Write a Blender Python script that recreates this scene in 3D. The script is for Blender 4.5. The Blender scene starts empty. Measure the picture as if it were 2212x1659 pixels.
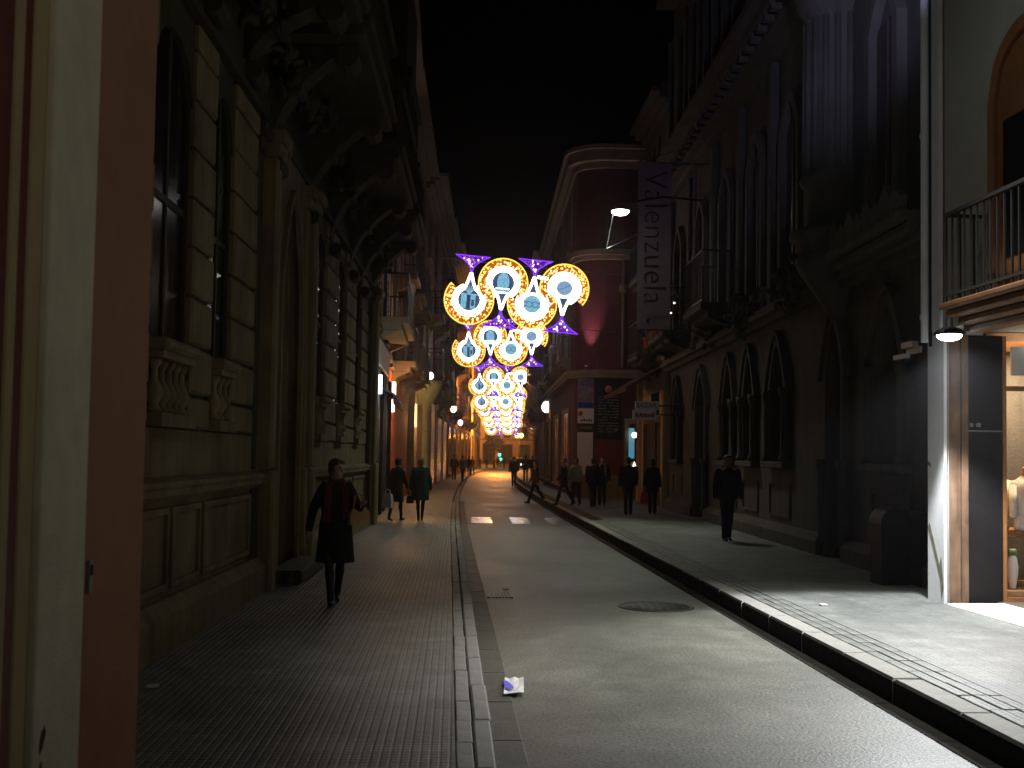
import bpy, bmesh, math, random
from mathutils import Vector, Matrix, Euler
random.seed(11)
R = math.radians
SC = bpy.context.scene
COL = SC.collection

# ------------------------------------------------------------------ camera
cd = bpy.data.cameras.new("camera")
cam = bpy.data.objects.new("camera", cd)
COL.objects.link(cam)
SC.camera = cam
PSI, PIT, ROL = R(2.886), R(2.6), 0.0155
cd.sensor_fit = 'HORIZONTAL'
cd.sensor_width = 36.0
cd.lens = 36.0 * 2400.0 / 2212.0
cd.shift_y = 0.0208
cd.clip_end = 2000
cd.clip_start = 0.05
cd.dof.use_dof = True
cd.dof.focus_distance = 16.0
cd.dof.aperture_fstop = 4.0
Fv = Vector((math.sin(PSI) * math.cos(PIT), math.cos(PSI) * math.cos(PIT), math.sin(PIT)))
Rv = Vector((math.cos(PSI), -math.sin(PSI), 0))
Uv = Rv.cross(Fv)
R2 = Rv * math.cos(ROL) + Uv * math.sin(ROL)
U2 = -Rv * math.sin(ROL) + Uv * math.cos(ROL)
cam.matrix_world = Matrix(((R2.x, U2.x, -Fv.x, 0), (R2.y, U2.y, -Fv.y, 0), (R2.z, U2.z, -Fv.z, 1.65), (0, 0, 0, 1)))

# ------------------------------------------------------------------ night sky
world = bpy.data.worlds.new("World")
SC.world = world
world.use_nodes = True
wn = world.node_tree
sky = wn.nodes.new("ShaderNodeTexSky")
sky.sky_type = 'NISHITA'
sky.sun_disc = False
sky.sun_elevation = R(-5.5)
sky.sun_rotation = R(200)
bg = wn.nodes["Background"]
wn.links.new(sky.outputs[0], bg.inputs[0])
bg.inputs[1].default_value = 0.05
SC.view_settings.view_transform = 'Standard'
SC.view_settings.look = 'None'
SC.view_settings.exposure = 0.0
SC.view_settings.gamma = 1.0
SC.view_settings.use_curve_mapping = False
SC.render.engine = 'CYCLES'
SC.cycles.use_denoising = True
SC.cycles.max_bounces = 5
SC.cycles.sample_clamp_indirect = 3.0
SC.cycles.use_light_tree = True


# ------------------------------------------------------------------ materials
def new_mat(name):
    m = bpy.data.materials.new(name)
    m.use_nodes = True
    return m, m.node_tree, m.node_tree.nodes["Principled BSDF"]


def mat(name, col, rough=0.8, var=0.25, scale=3.0, bump=0.15, bscale=None, spec=0.3, metal=0.0, streak=0.0):
    """Plain surface: base colour broken up by two sizes of noise, with fine relief."""
    m, nt, b = new_mat(name)
    N, Lk = nt.nodes, nt.links
    tc = N.new("ShaderNodeTexCoord")
    src = tc.outputs["Object"]
    n1 = N.new("ShaderNodeTexNoise"); n1.inputs["Scale"].default_value = scale; n1.inputs["Detail"].default_value = 6
    Lk.new(src, n1.inputs["Vector"])
    mp = N.new("ShaderNodeMapping"); mp.inputs["Scale"].default_value = (1, 1, 0.12 if streak else 1)
    Lk.new(src, mp.inputs["Vector"])
    n2 = N.new("ShaderNodeTexNoise"); n2.inputs["Scale"].default_value = scale * 3.1; n2.inputs["Detail"].default_value = 4
    Lk.new(mp.outputs[0], n2.inputs["Vector"])
    ad = N.new("ShaderNodeMath"); ad.operation = 'ADD'
    Lk.new(n1.outputs["Fac"], ad.inputs[0]); Lk.new(n2.outputs["Fac"], ad.inputs[1])
    mr = N.new("ShaderNodeMapRange")
    mr.inputs["From Min"].default_value = 0.6; mr.inputs["From Max"].default_value = 1.4
    mr.inputs["To Min"].default_value = 1 - var; mr.inputs["To Max"].default_value = 1 + var
    Lk.new(ad.outputs[0], mr.inputs["Value"])
    mx = N.new("ShaderNodeVectorMath"); mx.operation = 'SCALE'
    mx.inputs[0].default_value = col[:3]
    Lk.new(mr.outputs[0], mx.inputs["Scale"])
    Lk.new(mx.outputs[0], b.inputs["Base Color"])
    b.inputs["Roughness"].default_value = rough
    b.inputs["Specular IOR Level"].default_value = spec
    b.inputs["Metallic"].default_value = metal
    if bump:
        n3 = N.new("ShaderNodeTexNoise"); n3.inputs["Scale"].default_value = bscale or scale * 14; n3.inputs["Detail"].default_value = 5
        Lk.new(src, n3.inputs["Vector"])
        bp = N.new("ShaderNodeBump"); bp.inputs["Strength"].default_value = bump; bp.inputs["Distance"].default_value = 0.02
        Lk.new(n3.outputs["Fac"], bp.inputs["Height"]); Lk.new(bp.outputs[0], b.inputs["Normal"])
    return m


def emit(name, col, s):
    m, nt, b = new_mat(name)
    b.inputs["Base Color"].default_value = (0.02, 0.02, 0.02, 1)
    b.inputs["Emission Color"].default_value = (*col, 1)
    b.inputs["Emission Strength"].default_value = s
    return m


def emit_tex(name, c_dark, c_lit, s, scale, lo=0.12, hi=0.42):
    """Tinsel with lamps in it: gives off light unevenly, bright near each lamp."""
    m, nt, b = new_mat(name)
    N, Lk = nt.nodes, nt.links
    tc = N.new("ShaderNodeTexCoord")
    nz = N.new("ShaderNodeTexNoise"); nz.inputs["Scale"].default_value = scale * .8; nz.inputs["Detail"].default_value = 3
    Lk.new(tc.outputs["Object"], nz.inputs["Vector"])
    mxv = N.new("ShaderNodeMixRGB"); mxv.inputs[0].default_value = 0.12
    Lk.new(tc.outputs["Object"], mxv.inputs[1]); Lk.new(nz.outputs["Color"], mxv.inputs[2])
    v = N.new("ShaderNodeTexVoronoi"); v.inputs["Scale"].default_value = scale
    Lk.new(mxv.outputs[0], v.inputs["Vector"])
    cr = N.new("ShaderNodeValToRGB")
    cr.color_ramp.elements[0].position = lo; cr.color_ramp.elements[0].color = (*c_lit, 1)
    cr.color_ramp.elements[1].position = hi; cr.color_ramp.elements[1].color = (*c_dark, 1)
    Lk.new(v.outputs["Distance"], cr.inputs[0])
    b.inputs["Base Color"].default_value = (0.05, 0.04, 0.03, 1)
    Lk.new(cr.outputs[0], b.inputs["Emission Color"])
    b.inputs["Emission Strength"].default_value = s
    return m


def ground_mat(name, col, rough, patch=0.35, grit=0.35, bump=0.25, tile=None, spec=0.5):
    """Asphalt or pavers: large worn patches, fine grit, optional tile joints with studs."""
    m, nt, b = new_mat(name)
    N, Lk = nt.nodes, nt.links
    tc = N.new("ShaderNodeTexCoord"); src = tc.outputs["Object"]
    big = N.new("ShaderNodeTexNoise"); big.inputs["Scale"].default_value = 0.55; big.inputs["Detail"].default_value = 7; big.inputs["Roughness"].default_value = .6
    mp = N.new("ShaderNodeMapping"); mp.inputs["Scale"].default_value = (1.0, 0.6, 1)
    Lk.new(src, mp.inputs[0]); Lk.new(mp.outputs[0], big.inputs["Vector"])
    fine = N.new("ShaderNodeTexNoise"); fine.inputs["Scale"].default_value = 45; fine.inputs["Detail"].default_value = 3
    Lk.new(src, fine.inputs["Vector"])
    m1 = N.new("ShaderNodeMapRange"); m1.inputs["From Min"].default_value = .38; m1.inputs["From Max"].default_value = .62
    m1.inputs["To Min"].default_value = 1 - patch; m1.inputs["To Max"].default_value = 1 + patch
    Lk.new(big.outputs["Fac"], m1.inputs["Value"])
    m2 = N.new("ShaderNodeMapRange"); m2.inputs["From Min"].default_value = .3; m2.inputs["From Max"].default_value = .7
    m2.inputs["To Min"].default_value = 1 - grit; m2.inputs["To Max"].default_value = 1 + grit
    Lk.new(fine.outputs["Fac"], m2.inputs["Value"])
    mid = N.new("ShaderNodeTexNoise"); mid.inputs["Scale"].default_value = 3.2; mid.inputs["Detail"].default_value = 5; mid.inputs["Distortion"].default_value = .6
    Lk.new(src, mid.inputs["Vector"])
    m3 = N.new("ShaderNodeMapRange"); m3.inputs["From Min"].default_value = .35; m3.inputs["From Max"].default_value = .65
    m3.inputs["To Min"].default_value = 1 - patch * .55; m3.inputs["To Max"].default_value = 1 + patch * .35
    Lk.new(mid.outputs["Fac"], m3.inputs["Value"])
    mu0 = N.new("ShaderNodeMath"); mu0.operation = 'MULTIPLY'
    Lk.new(m1.outputs[0], mu0.inputs[0]); Lk.new(m3.outputs[0], mu0.inputs[1])
    mu = N.new("ShaderNodeMath"); mu.operation = 'MULTIPLY'
    Lk.new(mu0.outputs[0], mu.inputs[0]); Lk.new(m2.outputs[0], mu.inputs[1])
    fac = mu.outputs[0]
    height = fine.outputs["Fac"]
    if tile:
        br = N.new("ShaderNodeTexBrick"); br.offset = 0.0; br.inputs["Scale"].default_value = 1.0
        br.inputs["Brick Width"].default_value = tile; br.inputs["Row Height"].default_value = tile
        br.inputs["Mortar Size"].default_value = tile * 0.03; br.inputs["Mortar Smooth"].default_value = .3
        br.inputs["Color1"].default_value = (.85, .85, .85, 1); br.inputs["Color2"].default_value = (1.1, 1.1, 1.1, 1)
        br.inputs["Mortar"].default_value = (.7, .7, .7, 1)
        Lk.new(src, br.inputs["Vector"])
        mu2 = N.new("ShaderNodeMath"); mu2.operation = 'MULTIPLY'
        Lk.new(fac, mu2.inputs[0]); Lk.new(br.outputs["Color"], mu2.inputs[1])
        fac = mu2.outputs[0]
        st = N.new("ShaderNodeTexBrick"); st.offset = 0.0
        st.inputs["Brick Width"].default_value = tile / 4; st.inputs["Row Height"].default_value = tile / 4
        st.inputs["Mortar Size"].default_value = tile * 0.05; st.inputs["Mortar Smooth"].default_value = .6
        st.inputs["Scale"].default_value = 1.0
        Lk.new(src, st.inputs["Vector"])
        inv = N.new("ShaderNodeMath"); inv.operation = 'SUBTRACT'; inv.inputs[0].default_value = 1.0
        Lk.new(st.outputs["Fac"], inv.inputs[1])
        ah = N.new("ShaderNodeMath"); ah.operation = 'MULTIPLY_ADD'; ah.inputs[1].default_value = 0.35
        Lk.new(fine.outputs["Fac"], ah.inputs[0]); Lk.new(inv.outputs[0], ah.inputs[2])
        height = ah.outputs[0]
    sc = N.new("ShaderNodeVectorMath"); sc.operation = 'SCALE'; sc.inputs[0].default_value = col
    Lk.new(fac, sc.inputs["Scale"]); Lk.new(sc.outputs[0], b.inputs["Base Color"])
    rr = N.new("ShaderNodeMapRange"); rr.inputs["From Min"].default_value = .3; rr.inputs["From Max"].default_value = .7
    rr.inputs["To Min"].default_value = rough - .08; rr.inputs["To Max"].default_value = rough + .1
    Lk.new(big.outputs["Fac"], rr.inputs["Value"]); Lk.new(rr.outputs[0], b.inputs["Roughness"])
    b.inputs["Specular IOR Level"].default_value = spec
    bp = N.new("ShaderNodeBump"); bp.inputs["Strength"].default_value = bump; bp.inputs["Distance"].default_value = 0.006
    Lk.new(height, bp.inputs["Height"]); Lk.new(bp.outputs[0], b.inputs["Normal"])
    return m


MT = {}
MT['asphalt'] = ground_mat('asphalt', (.098, .098, .082), .52, patch=.32, grit=.6, bump=.7, spec=.45)
MT['tiles'] = ground_mat('pavement_tiles', (.15, .155, .145), .55, patch=.3, grit=.25, bump=.8, tile=.2, spec=.4)
MT['kerb'] = mat('kerb_granite', (.24, .235, .22), .7, .25, 6, .3)
MT['gutter'] = mat('gutter_concrete', (.075, .072, .058), .65, .35, 4, .3)
MT['patch'] = mat('asphalt_patch', (.045, .044, .038), .6, .35, 6, .5)
MT['stain'] = mat('mossy_stain', (.16, .16, .11), .9, .5, 12, .3)
MT['tar'] = mat('tarry_gutter', (.018, .017, .015), .9, .5, 5, .3, spec=.06)  # near-black colour that holds the shadow band of the right kerb
MT['earth'] = mat('dark_ground', (.05, .05, .045), .9, .3, .4, .1)
MT['paint'] = mat('road_paint', (.36, .35, .34), .22, .25, 7, .06, spec=.9)
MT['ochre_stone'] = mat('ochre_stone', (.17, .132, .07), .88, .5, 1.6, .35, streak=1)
MT['stone_dark'] = mat('weathered_stone', (.05, .042, .025), .9, .35, 3, .4, streak=1)  # ochre stone darkened in colour for the unlit upper front; also the paint chip
MT['grey_stone'] = mat('grey_stone', (.078, .07, .055), .9, .3, 2.0, .35, streak=1)
MT['dark_stone'] = mat('soot_stone', (.06, .055, .045), .9, .3, 2.5, .4, streak=1)  # a darker tone of the grey stone
MT['glass'] = mat('dark_glass', (.012, .012, .014), .12, .1, 2, 0, spec=.5)
MT['wood_dark'] = mat('dark_wood', (.045, .03, .02), .6, .3, 5, .2, streak=1)
MT['wood'] = mat('varnished_wood', (.22, .095, .035), .45, .3, 5, .2, streak=1)
MT['iron'] = mat('black_iron', (.015, .015, .016), .5, .2, 8, .1, metal=.0, spec=.5)
MT['steel'] = mat('grey_steel', (.22, .22, .22), .4, .15, 8, .05, metal=.6)
MT['pink'] = mat('pink_render', (.33, .165, .095), .85, .16, 1.6, .3, 55)
MT['cream'] = mat('cream_paint', (.60, .57, .43), .75, .15, 2.2, .25, 60)
MT['tan'] = mat('tan_paint', (.42, .33, .18), .75, .1, 2, .08)
MT['oxblood'] = mat('oxblood_paint', (.13, .022, .015), .6, .15, 3, .1)
MT['grey_wall'] = mat('grey_green_render', (.33, .33, .27), .9, .1, 1.5, .12)
MT['white_wall'] = mat('white_painted_pier', (.62, .62, .63), .7, .10, 2.2, .1)
MT['copper'] = mat('brown_cladding', (.13, .078, .048), .55, .6, 5, .08, streak=1)
MT['black_panel'] = mat('black_panel', (.012, .011, .011), .5, .15, 5, .04, spec=.12)
MT['red_wall'] = mat('red_render', (.075, .012, .018), .85, .15, 1.2, .12)
MT['red_low'] = mat('brick_red_paint', (.15, .02, .012), .8, .15, 2, .1)
MT['yellow_low'] = mat('mustard_paint', (.19, .135, .02), .8, .15, 2, .1)
MT['cream_trim'] = mat('cream_trim', (.165, .13, .095), .85, .25, 2, .12)
MT['terracotta'] = mat('terracotta_render', (.45, .10, .035), .85, .15, 1.5, .12)
MT['plum'] = mat('plum_render', (.20, .10, .11), .85, .2, 1.5, .12)
MT['mauve'] = mat('mauve_render', (.30, .22, .24), .85, .2, 1.5, .12)
MT['sand'] = mat('sand_render', (.45, .34, .20), .85, .15, 1.5, .12)
MT['brown_wall'] = mat('brown_render', (.26, .15, .10), .85, .2, 1.5, .12)
MT['white'] = mat('white_panel', (.7, .7, .7), .6, .05, 3, .02)
MT['white_print'] = mat('white_poster', (.55, .54, .52), .6, .05, 3, .02)
MT['banner'] = mat('mauve_banner', (.155, .11, .118), .7, .08, 2, .12, 6)
MT['ink'] = mat('black_lettering', (.012, .012, .014), .7, .05, 3, 0)
MT['red_ink'] = mat('red_lettering', (.45, .03, .05), .6, .05, 3, 0)
MT['purple_ink'] = mat('purple_lettering', (.22, .08, .30), .6, .05, 3, 0)
MT['skin'] = mat('skin', (.42, .24, .16), .55, .08, 12, .05)
MT['skin_lips'] = mat('lips', (.30, .08, .07), .5, .05, 12, 0)
MT['leaf'] = mat('leaf_dark', (.025, .04, .015), .6, .4, 5, .1)
MT['leaf2'] = mat('leaf_mid', (.05, .07, .025), .6, .4, 5, .1)
MT['bark'] = mat('bark', (.08, .055, .035), .9, .3, 6, .4)


def cloth(name, c):
    MT[name] = mat(name, c, .9, .18, 9, .25, 60, spec=.15)
    return MT[name]


# lights that shine
MT['lamp_white'] = emit('lamp_lens_white', (1, .99, .95), 30)
MT['lamp_cool'] = emit('lamp_lens_cool', (.93, .96, 1), 30)
MT['ring_tinsel'] = emit_tex('amber_tinsel', (.16, .035, .0), (1.0, .66, .13), 3.0, 12, .10, .46)
MT['ring_rim'] = emit('amber_tube', (1.0, .58, .07), 2.0)
MT['amber_bulb'] = emit('amber_bulb', (1.0, .72, .30), 3.0)
MT['white_tube'] = emit('white_tube', (.92, .97, 1.0), 6)
MT['white_fringe'] = emit_tex('white_fringe', (.80, .76, .66), (1, .97, .90), 3.8, 16)  # white bands standing in for overexposed glow
MT['net_navy'] = emit('navy_net', (.03, .10, .22), .55)
MT['net_pale'] = emit_tex('pale_blue_net', (.16, .42, .60), (.50, .78, .92), 1.0, 20)
MT['net_grey'] = emit_tex('grey_blue_net', (.22, .38, .60), (.40, .58, .80), .9, 24)
MT['violet_tinsel'] = emit_tex('violet_tinsel', (.06, .0, .22), (.55, .20, .95), 1.25, 13)
MT['violet_tube'] = emit('violet_tube', (.22, .03, 1.0), 1.6)
MT['violet_bulb'] = emit('violet_bulb', (1.0, .70, 1.0), 2.2)


# ------------------------------------------------------------------ mesh helpers
class Fac:
    """Facade frame: s along the street line, d out towards the street, z up."""
    def __init__(s, P0, P1, left=True):
        s.o = Vector((P0[0], P0[1], 0)); t = Vector((P1[0] - P0[0], P1[1] - P0[1], 0)); s.len = t.length
        s.t = t.normalized()
        s.n = Vector((s.t.y, -s.t.x, 0)) if left else Vector((-s.t.y, s.t.x, 0))

    def __call__(s, a, b, c):
        return s.o + s.t * a + s.n * b + Vector((0, 0, c))


def W(a, b, c):
    return Vector((a, b, c))


class M:
    def __init__(s, f=W):
        s.b = bmesh.new(); s.f = f; s.smooth = False

    def v(s, *p):
        return s.b.verts.new(s.f(*p))

    def face(s, vs):
        try:
            return s.b.faces.new(vs)
        except ValueError:
            return None

    def box(s, a0, a1, b0, b1, c0, c1):
        V = [s.v(a, b, c) for c in (c0, c1) for b in (b0, b1) for a in (a0, a1)]
        for q in ((0, 1, 3, 2), (4, 6, 7, 5), (0, 4, 5, 1), (2, 3, 7, 6), (0, 2, 6, 4), (1, 5, 7, 3)):
            s.face([V[i] for i in q])
        return s

    def cbox(s, a0, a1, b0, b1, c0, c1, ch):
        """box whose front (b1) face is chamfered"""
        k = [s.v(a, b0, c) for a, c in ((a0, c0), (a1, c0), (a1, c1), (a0, c1))]
        m = [s.v(a, b1 - ch, c) for a, c in ((a0, c0), (a1, c0), (a1, c1), (a0, c1))]
        e = [s.v(a, b1, c) for a, c in ((a0 + ch, c0 + ch), (a1 - ch, c0 + ch), (a1 - ch, c1 - ch), (a0 + ch, c1 - ch))]
        s.face(k[::-1]); s.face(e)
        for i in range(4):
            j = (i + 1) % 4
            s.face([k[i], k[j], m[j], m[i]]); s.face([m[i], m[j], e[j], e[i]])
        return s

    def prism(s, pts, fn0, fn1):
        """pts 2D polygon (convex or mild); fn maps 2D -> args"""
        A = [s.v(*fn0(*p)) for p in pts]; B_ = [s.v(*fn1(*p)) for p in pts]
        s.face(A[::-1]); s.face(B_)
        n = len(pts)
        for i in range(n):
            j = (i + 1) % n
            s.face([A[i], A[j], B_[j], B_[i]])
        return s

    def strip(s, pa, pb, d0, d1):
        """solid between two polylines in (s,z): quads joined, extruded d0..d1"""
        n = len(pa)
        q = [[[s.v(p[0], d, p[1]) for p in L] for L in (pa, pb)] for d in (d0, d1)]
        for i in range(n - 1):
            s.face([q[0][0][i], q[0][1][i], q[0][1][i + 1], q[0][0][i + 1]])
            s.face([q[1][0][i], q[1][0][i + 1], q[1][1][i + 1], q[1][1][i]])
            s.face([q[0][0][i], q[0][0][i + 1], q[1][0][i + 1], q[1][0][i]])
            s.face([q[0][1][i], q[1][1][i], q[1][1][i + 1], q[0][1][i + 1]])
        for i in (0, n - 1):
            s.face([q[0][0][i], q[1][0][i], q[1][1][i], q[0][1][i]])
        return s

    def tube(s, pts, r, n=6, closed=False):
        P = [Vector(s.f(*p)) for p in pts]
        rings = []
        N = len(P)
        for i, p in enumerate(P):
            a = P[(i - 1) % N] if (i or closed) else p
            c = P[(i + 1) % N] if (i < N - 1 or closed) else p
            t = (c - a)
            t = t.normalized() if t.length > 1e-9 else Vector((0, 0, 1))
            u = t.cross(Vector((0, 0, 1)))
            if u.length < .05:
                u = t.cross(Vector((0, 1, 0)))
            u.normalize(); w = t.cross(u)
            rr = r[i] if isinstance(r, (list, tuple)) else r
            rings.append([s.b.verts.new(p + u * rr * math.cos(6.2832 * k / n) + w * rr * math.sin(6.2832 * k / n)) for k in range(n)])
        for i in range(N if closed else N - 1):
            A, B_ = rings[i], rings[(i + 1) % N]
            for k in range(n):
                s.face([A[k], A[(k + 1) % n], B_[(k + 1) % n], B_[k]])
        if not closed:
            s.face(rings[0][::-1]); s.face(rings[-1])
        return s

    def lathe(s, c, prof, n=10, a0=0, a1=6.28319):
        """prof [(r,z)] about the vertical through c (in frame coordinates)"""
        full = abs(a1 - a0) > 6.28
        cnt = n if full else n + 1
        rings = [[s.v(c[0] + r * math.cos(a0 + (a1 - a0) * k / n), c[1] + r * math.sin(a0 + (a1 - a0) * k / n), c[2] + z) for k in range(cnt)] for r, z in prof]
        for A, B_ in zip(rings, rings[1:]):
            for k in range(cnt if full else cnt - 1):
                s.face([A[k], A[(k + 1) % cnt], B_[(k + 1) % cnt], B_[k]])
        s.face(rings[0][::-1]); s.face(rings[-1])
        s.smooth = True
        return s

    def ell(s, c, r, u=10, v=7, rot=None):
        mt = Matrix.Translation(s.f(*c))
        if rot is not None:
            mt = mt @ rot.to_matrix().to_4x4()
        bmesh.ops.create_uvsphere(s.b, u_segments=u, v_segments=v, radius=1, matrix=mt @ Matrix.Diagonal((*r, 1)))
        s.smooth = True
        return s

    def cap(s, a, b, ra, rb, n=8):
        s.ell(a, (ra,) * 3, n, 6); s.ell(b, (rb,) * 3, n, 6)
        s.tube([a, b], [ra, rb], n)
        return s

    def leaf(s, p, L, w, az, el):
        d = Vector((math.cos(az) * math.cos(el), math.sin(az) * math.cos(el), math.sin(el)))
        u = d.cross(Vector((0, 0, 1))); u.normalize()
        p = Vector(s.f(*p))
        q = [p, p + d * L * .5 + u * w, p + d * L, p + d * L * .5 - u * w]
        s.face([s.b.verts.new(x) for x in q])

    def mesh(s, name, shift=Vector((0, 0, 0))):
        bmesh.ops.recalc_face_normals(s.b, faces=s.b.faces)
        if shift.length:
            bmesh.ops.translate(s.b, verts=s.b.verts, vec=-shift)
        me = bpy.data.meshes.new(name)
        s.b.to_mesh(me); s.b.free()
        if s.smooth:
            me.polygons.foreach_set("use_smooth", [True] * len(me.polygons))
        return me


WL = {}      # world location of every parent


def thing(name, label, cat, loc, group=None, kind=None, rz=0):
    o = bpy.data.objects.new(name, None)
    o.empty_display_size = .2
    o.location = loc
    o.rotation_euler = (0, 0, rz)
    COL.objects.link(o)
    tag(o, label, cat, group, kind)
    WL[o] = Vector(loc)
    return o


def tag(o, label=None, cat=None, group=None, kind=None):
    for k, v in (("label", label), ("category", cat), ("group", group), ("kind", kind)):
        if v:
            o[k] = v
    return o


def link_mesh(name, me, m, parent=None, loc=(0, 0, 0), rot=(0, 0, 0), scale=(1, 1, 1)):
    o = bpy.data.objects.new(name, me)
    if m is not None and not me.materials:
        me.materials.append(m)
    o.location = loc; o.rotation_euler = rot; o.scale = scale
    o.parent = parent
    COL.objects.link(o)
    return o


def obj(name, mb, m, parent=None, local=False):
    """mesh in world coordinates under parent (local=True: already in the parent's coordinates)"""
    base = Vector((0, 0, 0)) if (local or parent is None) else WL[parent]
    o = link_mesh(name, mb.mesh(name, base), m, parent)
    WL[o] = base
    return o


def root_obj(name, mb, m, base, label=None, cat=None, group=None, kind=None):
    """a one-mesh thing with its origin at base"""
    base = Vector(base)
    o = link_mesh(name, mb.mesh(name, base), m, None, base)
    WL[o] = base
    return tag(o, label, cat, group, kind)


def copy_tree(o, parent=None):
    c = o.copy(); COL.objects.link(c); c.parent = parent
    for ch in list(o.children):
        copy_tree(ch, c)
    return c


def text_mesh(txt, size, depth=.004, shear=0.0, space=1.0):
    cu = bpy.data.curves.new("lettering", 'FONT')
    cu.body = txt; cu.size = size; cu.extrude = depth; cu.offset = -.012 if txt == 'Valenzuela' else 0; cu.shear = shear; cu.space_character = space
    cu.align_x = 'CENTER'; cu.align_y = 'CENTER'; cu.resolution_u = 3
    o = bpy.data.objects.new("lettering", cu); COL.objects.link(o)
    dg = bpy.context.evaluated_depsgraph_get(); dg.update()
    me = bpy.data.meshes.new_from_object(o.evaluated_get(dg))
    bpy.data.objects.remove(o); bpy.data.curves.remove(cu)
    me.materials.clear()
    return me


def arc(cx, cz, r, a0, a1, n, rz=None):
    return [(cx + r * math.cos(a0 + (a1 - a0) * i / n), cz + (rz or r) * math.sin(a0 + (a1 - a0) * i / n)) for i in range(n + 1)]


def arch_fill(m, s0, s1, zs, rise, ztop, d0, d1, n=10, gothic=False):
    """wall above an arched opening: from the arch line up to ztop"""
    pa = []
    for i in range(n + 1):
        x = -1 + 2 * i / n
        z = math.sqrt(max(0, 1 - x * x)) if not gothic else (1 - abs(x) ** 1.7)
        pa.append((s0 + (s1 - s0) * i / n, zs + rise * z))
    m.strip(pa, [(p[0], ztop) for p in pa], d0, d1)


def arch_trim(m, s0, s1, z0, zs, rise, w, d0, d1, n=10, gothic=False):
    ins, out = [(s0, z0)], [(s0 - w, z0)]
    for i in range(n + 1):
        x = -1 + 2 * i / n
        z = math.sqrt(max(0, 1 - x * x)) if not gothic else (1 - abs(x) ** 1.7)
        c = (s0 + s1) / 2; h = (s1 - s0) / 2
        ins.append((c + h * x, zs + rise * z)); out.append((c + (h + w) * x, zs + (rise + w) * z))
    ins.append((s1, z0)); out.append((s1 + w, z0))
    m.strip(ins, out, d0, d1)


# ------------------------------------------------------------------ street line
def cx(y):
    return 1.62 + (0.00040 * (y - 30) ** 2 if y > 30 else 0)


def rl(y):   # left kerb
    return 0.27 - .0055 * min(max(y, 0), 24) + (cx(y) - 1.62)


def rr(y):   # right kerb
    return 3.0 + (cx(y) - 1.62)


YS = [-12 + i * 2 for i in range(22)] + [32 + 6 * i for i in range(28)]
PZ = .12
PR = .17


def sheet(name, xa, xb, z, m, kind='structure', thick=0.0, ys=YS):
    mb = M()
    rows = [[mb.v(xa(y), y, z), mb.v(xb(y), y, z)] for y in ys]
    low = [[mb.v(xa(y), y, z - thick), mb.v(xb(y), y, z - thick)] for y in ys] if thick else None
    for i in range(len(ys) - 1):
        mb.face([rows[i][0], rows[i][1], rows[i + 1][1], rows[i + 1][0]])
        if thick:
            mb.face([low[i][0], rows[i][0], rows[i + 1][0], low[i + 1][0]])
            mb.face([low[i][1], low[i + 1][1], rows[i + 1][1], rows[i][1]])
    o = root_obj(name, mb, m, (0, 0, 0), kind=kind)
    return o


g = M(); g.box(-60, 70, -30, 230, -.6, -.05)
root_obj('ground', g, MT['earth'], (0, 0, 0), kind='structure')
road = sheet('road', lambda y: rl(y) - .3, lambda y: rr(y) + .3, 0.0, MT['asphalt'])
KW, KB = .11, .10
pl = sheet('pavement', lambda y: -9.0, lambda y: rl(y) - KW - KB, PZ, MT['tiles'], thick=.3)
pr = sheet('pavement', lambda y: rr(y) + .22 + .30, lambda y: 12.0 + cx(y), PR, MT['tiles'], thick=.3)


def chunk(w, L, h, ch, shaded=False):
    mb = M(); mb.f = lambda a, b, c: Vector((a, c, b))
    mb.cbox(-w / 2, w / 2, -h, 0, -L / 2, L / 2, ch)
    me = mb.mesh('kerb_stone')
    if shaded:      # shade painted dark on the face towards the road
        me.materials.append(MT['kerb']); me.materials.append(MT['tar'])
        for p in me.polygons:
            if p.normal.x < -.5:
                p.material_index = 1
    return me


def lay(name, me, m, parent, xf, y0, y1, step, z, jit=.004):
    y = y0 + step / 2
    while y < y1:
        dx = xf(y + .5) - xf(y - .5)
        link_mesh(name, me, m, parent, (xf(y) + random.uniform(-jit, jit), y, z + random.uniform(-jit, jit) * .6),
                  (0, random.uniform(-.01, .01), -math.atan(dx) + random.uniform(-.004, .004)))
        y += step


lay('kerb_stone', chunk(KW - .008, .99, .3, .012), MT['kerb'], pl, lambda y: rl(y) - KW / 2, 2.5, 72, 1.0, PZ + .002)
lay('paving_slab', chunk(KB - .012, .492, .3, .006), MT['kerb'], pl, lambda y: rl(y) - KW - KB / 2, 2.5, 36, .5, PZ)
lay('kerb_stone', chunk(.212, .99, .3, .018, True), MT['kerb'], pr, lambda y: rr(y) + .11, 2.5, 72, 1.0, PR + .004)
for q in range(3):
    lay('paving_slab', chunk(.09, .392, .3, .006), MT['tiles'], pr, lambda y, q=q: rr(y) + .27 + q * .10, 3.0, 26, .4, PR)
lay('gutter_slab', chunk(.13, .99, .2, .004), MT['tar'], road, lambda y: rr(y) - .07, 2.5, 60, 1.0, .006, .002)  # dark strip painting the shadow at the foot of the right kerb
lay('gutter_slab', chunk(.185, .99, .2, .008), MT['gutter'], road, lambda y: rl(y) + .095, 2.5, 40, 1.0, .006, .002)

# zebra crossing: three worn bars
for xa, xb in ((.42, .98), (1.42, 1.92), (2.35, 2.85)):
    mb = M()
    mb.prism([(xa, 27.0), (xb - .05, 27.0), (xb, 29.6), (xa + .04, 29.7)], lambda x, y: (x, y, .004), lambda x, y: (x, y, .008))
    obj('zebra_bar', mb, MT['paint'], road)

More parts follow.
